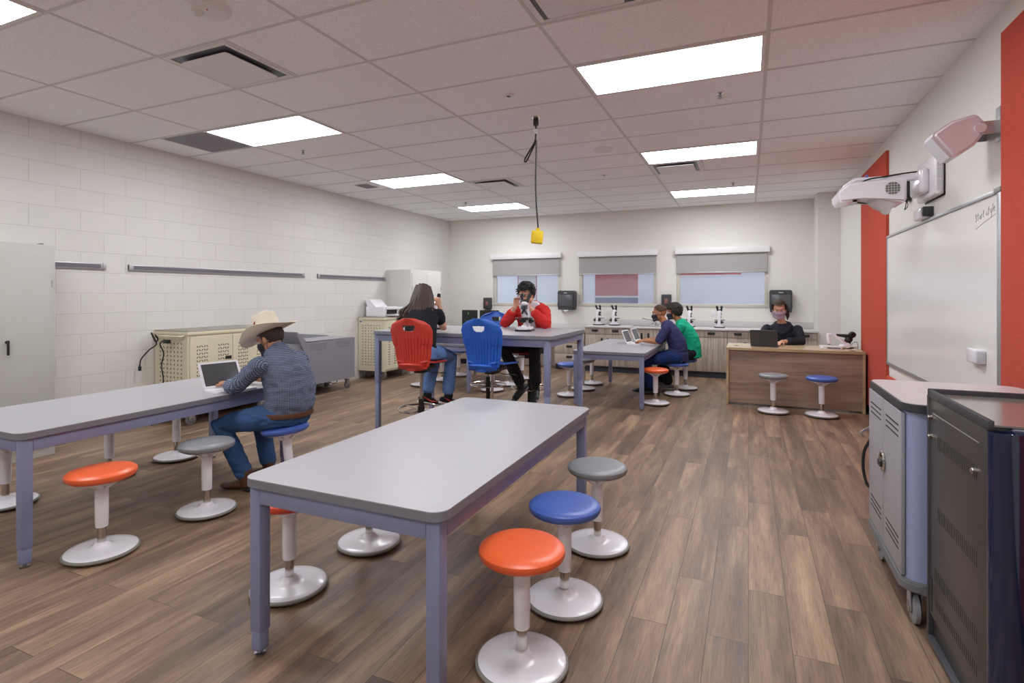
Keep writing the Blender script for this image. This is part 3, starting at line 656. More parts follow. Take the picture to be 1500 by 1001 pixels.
# things outside the windows
b = MB(); b.box(-2.98, -2.08, 0, .04, 1.42, 2.15); o = b.build('red_banner', mat('banner_red', '#c02a34', .7), None, smooth=False); tag(o, 'red banner board seen through the middle window', 'banner'); o.location.y = 11.25
for px_ in (-2.95, -2.11):
    b = MB(); b.box(px_-.02, px_+.02, .041, .08, -.1, 2.1); b.build('post', M_alu, o, smooth=False)
b = MB(); b.box(-2.98, -2.08, -.002, .038, 1.385, 1.418); b.build('white_stripe', M_whitem, o, smooth=False)
b = MB(); b.box(-2.98, -2.08, -.0, .038, 1.10, 1.384); b.build('blue_stripe', mat('banner_blue', '#3a4f80', .7), o, smooth=False)
b = MB(); b.box(-4.72, -4.30, 0, .02, 1.2, 1.90); o = b.build('notice_board', M_whitem, None, smooth=False); tag(o, 'white sign with red edges seen through the left window', 'sign'); o.location.y = 11.2
for px_ in (-4.68, -4.34):
    b = MB(); b.box(px_-.015, px_+.015, .021, .05, -.1, 1.88); b.build('post', M_alu, o, smooth=False)
b = MB(); b.box(-4.74, -4.722, -.002, .02, 1.2, 1.9); b.box(-4.298, -4.28, -.002, .02, 1.2, 1.9); b.build('sign_edge', mat('sign_red', '#b03a48', .7), o, smooth=False)
b = MB(); b.box(-1.3, -.13, 0, .05, 1.845, 1.96); o = b.build('awning_trim', mat('awning_red', '#c8323c', .7), None, smooth=False); tag(o, 'red trim strip seen at the top of the right window', 'trim'); o.location.y = 11.6
b = MB(); b.box(-1.3, -.13, -.003, .05, 1.815, 1.844); b.build('white_edge', M_whitem, o, smooth=False)

# ================================================================ RIGHT WALL
PW = XR-.0005
def felt(y0, y1, z0, z1, lab):
    b = MB(); b.box(PW-.028, PW, y0, y1, z0, z1, .002); o = b.build('felt_panel', M_felt); tag(o, lab, 'wall panel'); return o
felt(6.76, 8.13, .112, 2.95, 'tall red felt wall panel beside the teacher desk'); felt(1.2, 3.945, .112, 2.93, 'tall red felt wall panel at the right edge of the photo')
felt(3.97, 6.74, .112, .60, 'low red felt panel under the whiteboard')
t = thing('whiteboard', 'large wall whiteboard with faint wiped marks and a scribbled note', 'whiteboard', (XR-.0005, 5.37, 1.39)); hy, hz = 1.37, .64
b = MB(); b.box(-.016, -.002, -hy, hy, -hz, hz); b.build('writing_surface', M_board, t, smooth=False)
b = MB(); b.box(-.028, 0, -hy, hy, hz-.001, hz+.022, .003); b.box(-.028, 0, -hy, hy, -hz-.03, -hz+.001, .003); b.box(-.028, 0, -hy-.055, -hy, -hz-.03, hz+.022, .003); b.box(-.024, 0, hy, hy+.012, -hz-.03, hz+.022, .002)
b.build('board_frame', M_alu, t)
b = MB(); b.box(-.034, -.001, -hy-.06, -hy+.03, hz+.0, hz+.03, .004); b.build('corner_cap', mat('cap_grey', '#8d8d88', .5), t)
b = MB()    # handwriting
strokes = [[(0, .03), (.012, .045), (.004, .055), (-.006, .045), (.012, .022), (.002, .012), (-.008, .02)], [(.03, .055), (.03, .012)], [(.022, .04), (.045, .042)], [(.055, .035), (.048, .018), (.062, .015), (.066, .034), (.068, .012)], [(.08, .036), (.08, .014)], [(.08, .03), (.092, .036)], [(.105, .055), (.105, .015)], [(.097, .038), (.118, .04)],
           [(.15, .034), (.14, .02), (.155, .012), (.162, .022)], [(.175, .055), (.172, .012)], [(.165, .038), (.186, .040)], [(.195, .036), (.2, .016), (.212, .018), (.214, .036), (.208, -.01)], [(.228, .058), (.226, .014)], [(.238, .026), (.252, .03), (.246, .04), (.238, .03), (.244, .014), (.258, .016)],
           [(.0, -.03), (.08, -.018), (.16, -.012), (.26, -.006)]]
for s in strokes: b.tube([(-.0165, -y*1.15-1.02+.0, hz-.14+z*1.15 + y*.12) for y, z in s], .0012, 5)
b.build('marker_writing', mat('marker_grey', '#6a6668', .7), t)
t = thing('marker_box', 'small white box stuck low on the right side of the whiteboard', 'box', (XR-.017, 4.29, 1.055))
b = MB(); b.box(-.04, 0, -.07, .10, -.045, .045, .01, seg=3); b.build('box_body', M_white, t)
b = MB(); b.box(-.045, 0, -.105, -.072, -.04, .04, .006); b.build('box_clip', mat('clip_grey', '#c9c9cf', .4), t)
t = thing('touch_sensor', 'small white and grey sensor unit mounted above the top frame of the whiteboard', 'sensor', (XR-.0005, 5.33, 2.10))
b = MB(); b.box(-.075, 0, -.02, .20, -.045, .045, .012, seg=3); b.build('sensor_body', M_white, t)
b = MB(); b.box(-.07, 0, -.06, -.022, -.03, .045, .006); b.build('sensor_bracket', M_dark, t)
# projector
t = thing('projector', 'white short throw projector on a long wall arm above the whiteboard', 'projector', (XR-.0005, 5.30, 2.345))
b = MB(); b.box(-.06, 0, -.30, .20, -.15, .17, .02, seg=3); b.box(-.12, -.055, -.16, .16, -.11, .09, .03, seg=3); b.build('wall_plate', M_white, t)
b = MB(); b.box(-.002, .0, -.308, .20, -.158, .177); b.build('plate_gap', M_blackp, t, smooth=False)
b = MB()
for z in (.1, 0.01, -.08): b.box(-.05, -.02, -.3015, -.3002, z-.04, z+.04)
b.build('plate_panels', mat('panel_grey', '#cfced6', .4), t, smooth=False)
b = MB(); b.box(-.46, -.08, -.04, .04, .02, .065, .01); b.loft([((-.44, 0, .045), .05, .028), ((-.53, 0, .04), .06, .03), ((-.60, 0, .0), .05, .02)], lat=(0, 1, 0), n=16); b.build('mount_arm', M_white, t)
b = MB(); b.cyl((-.45, -.03, .062), (-.45, -.03, .082), .010, n=14); b.build('blue_knob', M_blue, t)
b = MB(); poly = [(-.675, -.12), (-.655, -.15), (-.57, -.145), (-.49, -.105), (-.22, -.175), (-.205, -.15), (-.205, -.0), (-.23, .012), (-.60, .005), (-.655, -.04), (-.68, -.075)]
b.prism(poly, -.17, .17, .018, Matrix(((1, 0, 0, 0), (0, 0, 1, 0), (0, 1, 0, 0), (0, 0, 0, 1))), 3); b.xf(T(0, 0, .0)); b.build('projector_case', M_white, t)
b = MB(); b.mi = 0; b.cyl((-.30, -.1702, -.062), (-.30, -.1730, -.062), .052, n=32)
b.build('vent_disc', mat('vent_white', '#bdbcc0', .5), t)
b = MB()
for i in range(5):
    for j in range(5):
        if (i-2)**2+(j-2)**2 < 7: x = -.30+(i-2)*.019; z = -.062+(j-2)*.019; b.box(x-.007, x+.007, -.1745, -.1731, z-.007, z+.007)
b.build('vent_holes', mat('vent_hole', '#6a6a60', .8), t, smooth=False)
b = MB(); b.box(-.60, -.53, -.10, .10, -.142, -.128, M=None); b.build('lens_window', M_lens, t, smooth=False)
b = MB(); b.loft([((-.33, 0, -.13), .115, .10), ((-.32, 0, -.18), .08, .07), ((-.315, 0, -.215), .035, .04)], lat=(1, 0, 0), n=24); b.build('cable_cover', M_white, t)
b = MB(); b.tube(cr([(-.50, -.11, .015), (-.45, -.13, .03), (-.40, -.11, .04), (-.34, -.05, .055), (-.22, -.045, .07), (-.06, -.02, .085)], 4), .006, 8); b.build('cable', M_blackp, t)
b = MB(); b.box(-.58, -.36, -.14, .14, .004, .014, .004); b.build('top_tray', mat('tray_grey', '#b5b5ba', .45), t)
t = thing('power_adapter', 'black power adapter plugged in below the projector wall plate', 'power adapter', (XR-.0005, 5.95, 2.40))
b = MB(); b.box(-.05, -.004, -.05, .05, -.11, .09, .008); b.build('adapter_body', M_blackp, t)
b = MB(); b.box(-.006, 0, -.12, -.055, -.06, .06, .002); b.build('outlet_plate', M_whitem, t)
b = MB(); b.tube(cr([(-.03, 0, -.11), (-.04, -.02, -.16), (-.05, -.03, -.19), (-.03, -.05, -.16), (-.03, -.02, -.11)], 4), .004, 6); b.tube([(-.03, 0, .06), (-.10, .05, .065), (-.16, .1, .06)], .004, 6); b.build('cable', M_blackp, t)
# wall speaker
t = thing('wall_speaker', 'white tilted wall speaker on a bracket above the whiteboard corner', 'speaker', (XR-.0005, 4.05, 2.43))
b = MB(); b.box(-.006, 0, -.03, .03, -.09, .11, .002); b.box(-.012, -.004, -.04, .16, -.05, .025, .002); b.box(-.10, -.004, -.042, -.034, -.05, .025, .002); b.box(-.10, -.004, .154, .162, -.05, .025, .002); b.build('bracket', M_alu, t)
# body: tilted box whose front faces away from the wall and down
Ms = T(-.165, .06, -.02) @ RY(-35) @ Matrix.Scale(.74, 4)
b = MB(); prof = [(-.185, -.11), (-.16, -.13), (-.02, -.13), (.12, -.075), (.135, -.05), (.135, .05), (.12, .075), (-.02, .13), (-.16, .13), (-.185, .11)]
MXZ = Matrix(((1, 0, 0, 0), (0, 0, 1, 0), (0, 1, 0, 0), (0, 0, 0, 1)))
b.prism(prof, -.13, .13, .022, Ms @ MXZ, 3); b.build('speaker_case', M_white, t)
b = MB(); b.prism([(-.2, -.105), (-.187, -.105), (-.187, .105), (-.2, .105)], -.118, .118, .004, Ms @ MXZ); b.build('speaker_grille', mat('speaker_grille', '#d5d5dc', .6), t)
b = MB(); b.cyl((-.10, -.028, -.012), (-.10, -.05, -.012), .028, n=24); b.build('pivot_knob', M_white, t)

# ================================================================ CARTS AT RIGHT
t = thing('grey_cart', 'grey two-door metal storage cart with white top, by the whiteboard', 'cart', (.94, 3.195, 0)); X, Y = .32, .385
Yn = Y
b = MB(); b.prism(rrect(-X+.01, X-.02, -Y+.02, Yn-.02, .05), .205, .935, 0); b.build('cart_body', mat('cart_side_grey', '#98a2c4', .45), t)
b = MB(); b.prism(rrect(-X-.008, X, -Y, Yn, .07), .935, .968, .004); b.build('top_edge', M_dark, t)
b = MB(); b.prism(rrect(-X+.0, X-.008, -Y+.008, Yn-.008, .065), .9682, .972, .001); b.build('top_surface', mat('cart_laminate', '#c9c3c4', .35), t)
b = MB(); b.prism(rrect(-X-.014, X, -Y-.006, Yn+.006, .07), .165, .205, .006); b.build('base_tray', M_rubber, t)
Mx = MYZ
for i in (0, 1):
    a = -Y+.05+i*.345
    b = MB(); b.mi = 0; b.box(-X-.008, -X+.009, a, a+.335, .215, .925, .004); b.mi = 1
    for z in (.86, .835, .81, .36, .335, .31): b.box(-X-.0088, -X-.0078, a+.04, a+.28, z-.0035, z+.0035)
    d = b.build('door', [mat('cart_door_grey', '#9c9aa0', .45), M_slot], t)
    if i == 0:
        b = MB(); b.lathe([(0, 0), (.05, 0), (.052, .006), (.045, .012), (.035, .006), (0, .006)], (-X-.008, a+.33, .62), 28, ax=(-1, 0, 0)); b.build('handle_ring', M_chrome, d)
        b = MB(); b.box(-X-.03, -X-.012, a+.30, a+.36, .595, .625, .005); b.cyl((-X-.012, a+.33, .65), (-X-.022, a+.33, .65), .012); b.build('latch', M_blackp, d)
for (x, y) in ((-X+.05, -Y+.085), (-X+.05, Yn-.06), (X-.07, -Y+.085), (X-.07, Yn-.06)): caster(t, x, y, .068, wm=mat('wheel_grey', '#8b8c94', .5))
b = MB(); b.box(-X+.02, -X+.05, Yn-.019, Yn-.008, .62, .68, .003); b.tube(cr([(-X+.0, Yn+.0, .70), (-X-.02, Yn+.01, .68), (-X-.035, Yn+.02, .66), (-X-.02, Yn+.02, .64)], 3), .007, 8); b.build('key_latch', M_chrome, t)
b = MB(); b.tube(cr([(-X+.01, Yn+.0, .64), (-X-.02, Yn+.02, .56), (-X-.025, Yn+.025, .46), (-X-.01, Yn+.01, .38), (-X+.01, Yn, .36)], 4), .008, 8); b.build('power_cord', M_blackp, t)

t = thing('black_cart', 'black metal charging cart with louvred side at the lower right', 'cart', (.68, 2.12, 0)); D = .62; W = .60
b = MB(); b.box(.012, W, .03, D, .05, 1.03, .006); b.build('cart_body', mat('black_metal', '#33312f', .32, spec=.6), t)
b = MB(); b.box(0, .012, .01, D-.012, .14, 1.02, .003); b.mi = 1
for (z0, n_, zz) in ((.86, 22, .05), (.58, 22, .05), (.33, 24, .05), (.22, 24, .04)):
    for i in range(n_):
        y = .10 + i*.0185; b.box(-.0006, .0003, y-.002, y+.002, z0-zz/2-.0, z0+zz/2)
b.build('side_panel', [mat('black_panel', '#4d4843', .35, metal=.35), M_slot], t)
b = MB(); b.box(-.0008, .0002, .08, .56, .962, .966); b.build('seam_line', M_alu, t, smooth=False)
for (y, z) in ((.57, .945), (.57, .868), (.10, .868)):
    b = MB(); b.cyl((0, y, z), (-.012, y, z), .010, n=16); b.cyl((-.012, y, z), (-.016, y, z), .007, n=12); b.build('lock_screw', M_chrome, t)
b = MB()
b.box(-.002, W+.01, D-.02, D, 1.02, 1.055, .003); b.box(-.002, .014, -.0, D, 1.02, 1.052, .003); b.build('top_rail', M_dark, t)
b = MB(); b.box(.014, W, .02, D-.02, 1.03, 1.036); b.build('top_plate', mat('top_gloss', '#8d8984', .16, metal=.3, spec=.6), t, smooth=False)
b = MB(); b.box(-.004, .03, D-.022, D+.002, .05, 1.03, .003); b.build('corner_post', M_dark, t)
b = MB(); b.box(-.0012, .004, D-.055, D-.026, .16, .30); b.build('side_recess', M_blackp, t, smooth=False)
b = MB(); b.loft([((.05, .0, .05), .055, .035), ((.05, 0, 1.02), .055, .035)], n=24, round_ends=False); b.box(.05, W, -.03, .03, .05, 1.03, .012); b.build('front_column', mat('navy_gloss', '#14203f', .12, spec=.6, coat=.5), t)
b = MB(); b.box(.10, W-.01, -.042, -.031, .12, .97, .008); b.build('front_door', mat('navy_gloss', '#14203f', .12), t)
b = MB(); b.box(-.008, W, -.03, D, .03, .052, .004); b.build('base_frame', M_dark, t)
for (x, y) in ((.07, .08), (.07, D-.08), (W-.07, .08), (W-.07, D-.08)):
    b = MB(); b.cyl((x, y, 0), (x, y, .03), .02, n=14); b.build('foot', M_blackp, t)
# ================================================================ TABLES
def table(x0, x1, y0, y1, h, lab, adj=0):
    t = thing('work_table', lab, 'table', ((x0+x1)/2, (y0+y1)/2, 0)); X, Y = (x1-x0)/2, (y1-y0)/2
    b = MB(); b.prism(rrect(-X, X, -Y, Y, .055), h-.004, h, .0015); b.build('laminate_surface', M_top, t)
    b = MB(); b.prism(rrect(-X, X, -Y, Y, .055), h-.034, h-.0042, 0); b.build('table_top', M_edge, t)
    ins = .022; lw = .054
    for sy in (-1, 1):
        b = MB(); y = sy*(Y-ins-.012); b.box(-X+ins+lw, X-ins-lw, y-.012, y+.012, h-.105, h-.035, .003); b.build('apron', M_frame, t)
    for sx in (-1, 1):
        b = MB(); x = sx*(X-ins-.012); b.box(x-.012, x+.012, -Y+ins+lw, Y-ins-lw, h-.105, h-.035, .003); b.build('apron', M_frame, t)
    for sx in (-1, 1):
        for sy in (-1, 1):
            cx_, cy_ = sx*(X-ins-lw/2), sy*(Y-ins-lw/2); q = lw/2; zs = .10 if not adj else adj
            b = MB(); b.box(cx_-q, cx_+q, cy_-q, cy_+q, zs, h-.035, .005)
            if adj:
                b.mi = 1
                for k_ in range(6): b.cyl((cx_+q-.002, cy_, zs+.05+k_*.05), (cx_+q+.0006, cy_, zs+.05+k_*.05), .007, n=8)
            l = b.build('leg', [M_frame, M_slot], t)
            q2 = q-.004
            b = MB(); b.box(cx_-q2, cx_+q2, cy_-q2, cy_+q2, .022, zs, .004); b.build('leg_insert', M_frame, l)
            b = MB(); b.cyl((cx_, cy_, .0), (cx_, cy_, .008), .022, n=18); b.cyl((cx_, cy_, .008), (cx_, cy_, .024), .009, n=12); b.build('glide', M_glide, l)
    return t
TH = .717
table(-1.845, -.925, 1.545, 3.395, TH, 'large grey work table in the foreground centre, empty top')
table(-4.405, -3.462, 1.555, 3.41, TH, 'grey work table at left where the man in the hat sits')
table(-3.60, -1.625, 4.60, 5.745, 1.067, 'tall standing height grey table with microscopes and high chairs', .52)
table(-2.115, -1.17, 6.80, 8.82, TH, 'grey work table where two students type on white laptops')
table(-4.60, -3.70, 6.98, 8.82, TH, 'low grey table half hidden behind the tall table')

# ================================================================ WOBBLE STOOLS
def make_stool(m, lab, loc, tilt=(0, 0)):
    t = thing('wobble_stool', lab, 'stool', loc, 0, 'round wobble stools')
    b = MB(); b.lathe([(0, .0), (.10, .001), (.165, .008), (.178, .016), (.181, .022), (.178, .028), (.170, .030), (0, .030)], n=48); b.build('rubber_rim', M_rim, t)
    b = MB(); b.lathe([(0, .0285), (.167, .0285), (.1705, .031), (.165, .0345), (.13, .038), (.075, .0415), (.052, .045), (.042, .052), (.035, .062), (.031, .070), (0, .070)], n=48); b.build('base', M_white, t)
    b = MB(); b.cyl((0, 0, .069), (0, 0, .22), .0215, n=28); b.build('gas_tube', M_chrome, t)
    b = MB(); b.lathe([(0, .152), (.029, .152), (.0315, .156), (.0325, .25), (.033, .37), (.036, .385), (.05, .397), (.05, .405), (0, .405)], n=32)
    for k_ in range(4):
        a = R(45+90*k_); c, s = math.cos(a), math.sin(a); lat = Vector((-s, c, 0))
        b.loft([((.03*c, .03*s, .375), .026, .014), ((.07*c, .07*s, .398), .020, .009), ((.125*c, .125*s, .418), .017, .006)], lat=lat, n=12)
    b.lathe([(.10, .414), (.13, .414), (.135, .421), (.10, .421)], n=36)
    col_ = b.build('sleeve', M_white, t)
    b = MB(); b.lathe([(0, .405), (.06, .405), (.065, .42), (0, .42)], n=24); b.build('tilt_lever_housing', M_blackp, t)
    b = MB(); b.lathe([(0, .420), (.12, .420), (.150, .424), (.163, .433), (.1685, .446), (.166, .459), (.154, .469), (.125, .4745), (.06, .4765), (0, .477)], n=56); o = b.build('seat', m, t)
    return t
pro = {}
def stool(m, x, y, lab, tilt=None):
    if m.name in pro and tilt is None: return dup(pro[m.name], (x, y, 0), 0, lab)
    s = make_stool(m, lab, (x, y, 0))
    if tilt is None: pro[m.name] = s
    else:
        for c in kids(s):
            if c.name.split('.')[0] in ('seat', 'sleeve', 'tilt_lever_housing', 'gas_tube'):
                c.matrix_parent_inverse = Matrix(); c.rotation_euler = tilt
    return s
stool(M_orange, -.805, 1.945, 'nearest orange-topped stool at the bottom centre of the photo')
stool(M_blue, -.789, 2.428, 'blue-topped stool between the nearest orange stool and a grey stool')
stool(M_grey, -.792, 3.041, 'grey-topped stool beside the far leg of the foreground table')
stool(M_redv, -2.057, 1.999, 'red-topped stool tucked behind the near left leg of the foreground table')
stool(M_grey, -2.004, 2.541, 'stool under the foreground table showing only its white base and stem')
stool(M_orange, -3.30, 1.859, 'orange-topped stool at left beside the near leg of the left table')
stool(M_grey, -3.289, 2.49, 'grey-topped stool right in front of the seated man in the hat')
stool(M_blue, -3.115, 3.05, 'blue-topped tilted stool the man in the hat sits on', (R(2), R(-6), 0))
stool(M_grey, -4.62, 3.206, 'white stool base behind the left table, nearest the cream cart')
stool(M_grey, -4.629, 2.662, 'white stool stem behind the left table, partly behind the orange seat')
stool(M_grey, -4.659, 2.022, 'stool cut off by the left edge of the photo behind the table leg')
stool(M_grey, -4.751, 7.329, 'stool base on the floor left of the girl, nearest of the far left row')
stool(M_grey, -4.702, 7.877, 'stool base between the girl\'s legs, middle of the far left row')
stool(M_blue, -4.715, 8.461, 'pale blue-topped stool right of the girl\'s knee, far left row')
stool(M_grey, -3.524, 7.345, 'stool under the near blue high chair seat, nearest of its row')
stool(M_grey, -3.526, 7.89, 'stool base just right of the near blue high chair seat, middle of its row')
stool(M_grey, -3.546, 8.581, 'stool behind the boy in red\'s leg, farthest of its row')
stool(M_blue, -2.339, 7.418, 'blue-topped stool seen between the tall table leg and the students\' table')
stool(M_grey, -2.30, 7.99, 'grey-topped stool left of the students\' table, second in its row')
stool(M_grey, -2.312, 8.535, 'farthest stool left of the students\' table, white stem and base')
stool(M_orange, -1.12, 7.307, 'orange-topped stool by the near corner of the students\' table')
stool(M_blue, -.94, 8.079, 'stool the boy in the navy shirt sits on')
stool(M_blue, -.88, 8.657, 'stool the boy in the green shirt sits on')
stool(M_grey, .278, 7.36, 'grey-topped stool in front of the wooden teacher desk')
stool(M_blue, .795, 7.345, 'blue-topped stool in front of the right end of the teacher desk')

# ================================================================ HIGH CHAIRS
def grid_shell(fn, nu, nv, hole=None, th=.006):
    bm = bmesh.new(); V = [[None]*(nu+1) for _ in range(nv+1)]
    for j in range(nv+1):
        for i in range(nu+1):
            u = -1+2*i/nu; v = j/nv
            V[j][i] = bm.verts.new(fn(u, v))
    for j in range(nv):
        for i in range(nu):
            u = -1+2*(i+.5)/nu; v = (j+.5)/nv
            if hole and hole(u, v): continue
            bm.faces.new((V[j][i], V[j][i+1], V[j+1][i+1], V[j+1][i]))
    for v in [v for v in bm.verts if not v.link_faces]: bm.verts.remove(v)
    bm.normal_update()
    fs = bm.faces[:]; nrm = {v: v.normal.copy() for v in bm.verts}
    top = {v: bm.verts.new(v.co + nrm[v]*th) for v in list(bm.verts)}
    for f in fs: bm.faces.new([top[v] for v in f.verts][::-1])
    for e in list(bm.edges):
        if len(e.link_faces) == 1 and e.verts[0] in top and e.verts[1] in top:
            a, c = e.verts; bm.faces.new((a, c, top[c], top[a]))
    m = MB(); m.bm.free(); m.bm = bm; return m
def interp(tab, t):
    for (a, x), (c, y) in zip(tab, tab[1:]):
        if t <= c: q = (t-a)/(c-a); q = q*q*(3-2*q); return x+(y-x)*q
    return tab[-1][1]
def high_chair(m, loc, rz, lab):
    t = thing('high_chair', lab, 'chair', loc, rz, 'high classroom chairs at the tall table')
    W = [(0, .07), (.04, .125), (.12, .158), (.35, .176), (.62, .198), (.8, .205), (.9, .186), (.96, .145), (1, .07)]
    def back(u, v):
        w_ = interp(W, v); x = u*w_; z = .745 + .485*v - .03*(1-u*u)*0 - (.02*u*u if v > .5 else 0)
        y = -.215 - .075*v + .05*u*u + .02*math.sin(v*3.1)
        if .06 < v < .72: y += -.0060*math.cos(u*math.pi*13)*min(1, (v-.06)/.08, (.72-v)/.12)*min(1, (1-abs(u))/.08)
        return (x, y, z)
    def hole(u, v):
        x = u*interp(W, v)/.060; y = (v-.82)/.062
        return abs(x) < 1.0 and -1.25 < y < .85 and (y > 0 or x*x + (y/1.25)**2 < 1.0)
    g = grid_shell(back, 84, 60, hole, .007); g.build('backrest', m, t, ang=60)
    b = MB(); b.tube([Vector(back(s, v/20)) + Vector((0, .002, 0)) for s, v in [(-1, k) for k in range(20, 0, -1)]] + [Vector(back(-1+2*k/10, .0)) for k in range(11)] + [Vector(back(1, v/20)) for v in range(1, 21)], .0065, 8); b.build('back_rim', m, t)
    def seat(u, v):
        yy = -.21+.44*v; w_ = .20 - .05*(1-v)**3 - .03*v**6
        z = .795 + .018*u*u + .03*(1-v)**4 - .035*max(0, v-.75)**1.5*4
        return (u*w_, yy, z)
    g = grid_shell(seat, 24, 24, None, -.012); g.build('seat', m, t, ang=60)
    b = MB(); b.loft([((0, -.235, .80), .12, .015), ((0, -.20, .765), .14, .018), ((0, -.12, .768), .15, .018)], n=20); b.build('seat_link', m, t)
    b = MB(); b.box(-.11, .11, -.13, .10, .735, .775, .01); b.box(-.16, .16, -.17, -.12, .742, .772, .008); b.box(-.05, .05, -.06, .06, .70, .737, .008); b.build('mechanism', M_blackp, t)
    b = MB(); b.tube(cr([(.04, .0, .72), (.12, .02, .70), (.2, .04, .70), (.23, .05, .695)], 4), [.004]*12+[.007], 8); b.build('lever', M_blackp, t)
    b = MB(); b.cyl((0, 0, .42), (0, 0, .71), .0135, n=20); b.build('gas_pole', M_chrome, t)
    b = MB(); b.cyl((0, 0, .09), (0, 0, .45), .026, n=24); b.cyl((0, 0, .32), (0, 0, .38), .033, n=24); b.build('pole_sleeve', M_blackp, t)
    b = MB(); b.tube([(.215*math.cos(a*math.pi/24), .215*math.sin(a*math.pi/24), .355) for a in range(48)], .0095, 10, closed=True)
    for k_ in range(3):
        a = R(30+120*k_); b.cyl((.03*math.cos(a), .03*math.sin(a), .345), (.21*math.cos(a), .21*math.sin(a), .352), .007)
    b.build('foot_ring', M_chrome, t)
    for k_ in range(5):
        a = R(72*k_+10); c, s = math.cos(a), math.sin(a)
        b = MB(); b.loft([((.02*c, .02*s, .085), .022, .02), ((.15*c, .15*s, .06), .02, .014), ((.27*c, .27*s, .04), .016, .01)], lat=(-s, c, 0), n=12); l = b.build('leg', M_blackp, t)
        b = MB(); b.cyl((.265*c, .265*s, 0), (.265*c, .265*s, .038), .018, n=14); b.build('glide', M_blackp, l)
    return t
hc = high_chair(M_cred, (-2.86, 4.40, 0), R(8), 'red high chair the girl in the black shirt sits on')
hc2 = high_chair(M_cblue, (-2.205, 4.60, 0), R(-2), 'nearer blue high chair, empty, in front of the tall table')
dup(hc2, (-2.90, 5.93, 0), R(183), 'farther blue high chair, mostly hidden by the nearer blue one')
dup(hc, (-2.35, 5.92, 0), R(186), 'red high chair the boy in the red jacket sits on')

# ================================================================ TEACHER DESK
t = thing('teacher_desk', 'wooden teacher desk with brown front panel and light top', 'desk', (.512, 7.66, 0)); X = .778; DH = .752
b = MB(); b.box(-X, X, 0, .74, DH-.03, DH, .002); b.build('desk_top', M_desk_top, t, smooth=False)
b = MB(); b.box(-X-.001, X+.001, -.003, .0, DH-.031, DH+.0005); b.build('front_edge', M_desk_edge, t, smooth=False)
for s in (-1, 1):
    b = MB(); x = s*(X-.0145); b.box(x-.0145, x+.0145, 0, .74, .005, DH-.031, .001); b.build('side_panel', M_desk_edge, t, smooth=False)
b = MB(); b.box(-X+.03, X-.03, .03, .05, .03, DH-.032); b.build('front_panel', M_desk, t, smooth=False)
for x, y in ((-.66, .30), (.66, .10)):
    b = MB(); b.lathe([(0, .0005), (.028, .0005), (.03, .003), (0, .004)], (x, y, DH), 20); b.build('cable_grommet', M_blackp, t)
# black task chair of the woman
t = thing('task_chair', 'black office chair behind the teacher desk, mostly hidden by the woman', 'chair', (.465, 8.86, 0), R(180))
b = MB(); b.prism(rrect(-.23, .23, -.22, .22, .08), .42, .475, .015); b.build('seat', M_black_cl, t)
b = MB(); b.loft([((0, -.24, .55), .20, .03), ((0, -.26, .75), .235, .03), ((0, -.28, .94), .22, .025)], n=24); b.box(-.03, .03, -.26, -.2, .43, .6, .01); b.build('backrest', M_blackp, t)
b = MB(); b.cyl((0, 0, .10), (0, 0, .42), .025, n=18); b.build('pole', M_blackp, t)
for k_ in range(5):
    a = R(72*k_); c, s = math.cos(a), math.sin(a); b = MB(); b.loft([((.02*c, .02*s, .10), .025, .02), ((.28*c, .28*s, .075), .018, .014)], lat=(-s, c, 0), n=12); l = b.build('leg', M_blackp, t)
    b = MB(); b.lathe([(0, -.02), (.027, -.018), (.03, 0), (.027, .018), (0, .02)], (.28*c, .28*s, .03), 18, ax=(-s, c, 0)); b.build('castor_wheel', M_blackp, l)

# ================================================================ LAPTOPS AND DESK THINGS
def laptop(lab, loc, rz, m, w_=.30, d=.21, ang=105, scr=True, mscr=None):
    """origin at the hinge, keyboard towards -Y, screen faces -Y"""
    t = thing('laptop', lab, 'laptop', loc, rz)
    b = MB(); b.prism(rrect(-w_/2, w_/2, -d, 0, .012), 0, .014, .003); b.build('keyboard_base', m, t)
    b = MB()
    for j in range(5):
        for i in range(13): x = -w_/2+.025+i*(w_-.05)/13; y = -.03-j*.019; b.box(x, x+(w_-.05)/13-.003, y-.015, y, .0145, .016)
    b.build('keys', M_whitem if m == M_white else M_blackp, t, smooth=False)
    M = T(0, .002, .014) @ RX(-(ang-90))
    b = MB(); b.prism(rrect(-w_/2, w_/2, 0, d, .012), -.005, .004, .002, M @ RX(90)); b.build('screen_lid', m, t)
    b = MB(); b.prism(rrect(-w_/2+.017, w_/2-.017, .018, d-.016, .004), .0042, .0048, 0, M @ RX(90)); b.build('display', mscr or M_screen, t)
    return t
laptop('white laptop in front of the man in the hat', (-3.70, 2.95, TH+.0006), R(76), M_white, .30, .215, 120)
laptop('nearer white laptop used by the boy in the navy shirt', (-1.61, 8.06, TH+.0006), R(84), M_white, .29, .20, 112)
laptop('farther white laptop used by the boy in the green shirt', (-1.58, 8.56, TH+.0006), R(84), M_white, .29, .20, 112)
t = laptop('dark grey laptop on the teacher desk, back of the lid showing', (.235, 8.02, DH+.0006), R(173), M_dark, .33, .22, 108)
t.location = (.19, 7.93, DH+.0006)
scope('white microscope the boy in the red jacket looks into', (-2.115, 5.19, 1.0676), R(8))
scope('white microscope almost hidden in front of the girl', (-3.14, 5.12, 1.0676), R(205))
t = tag(MB().tube(cr([(-2.62, 4.78, 1.0705), (-2.55, 4.76, 1.0705), (-2.5, 4.80, 1.0705), (-2.53, 4.85, 1.0705), (-2.6, 4.86, 1.0705)], 4), .0028, 6).build('short_cable', M_blackp), 'thin black cable lying on the tall table by the girl\'s elbow', 'cable')
t = thing('document_camera', 'white folding arm document camera on the teacher desk', 'document camera', (.985, 8.02, DH+.0006))
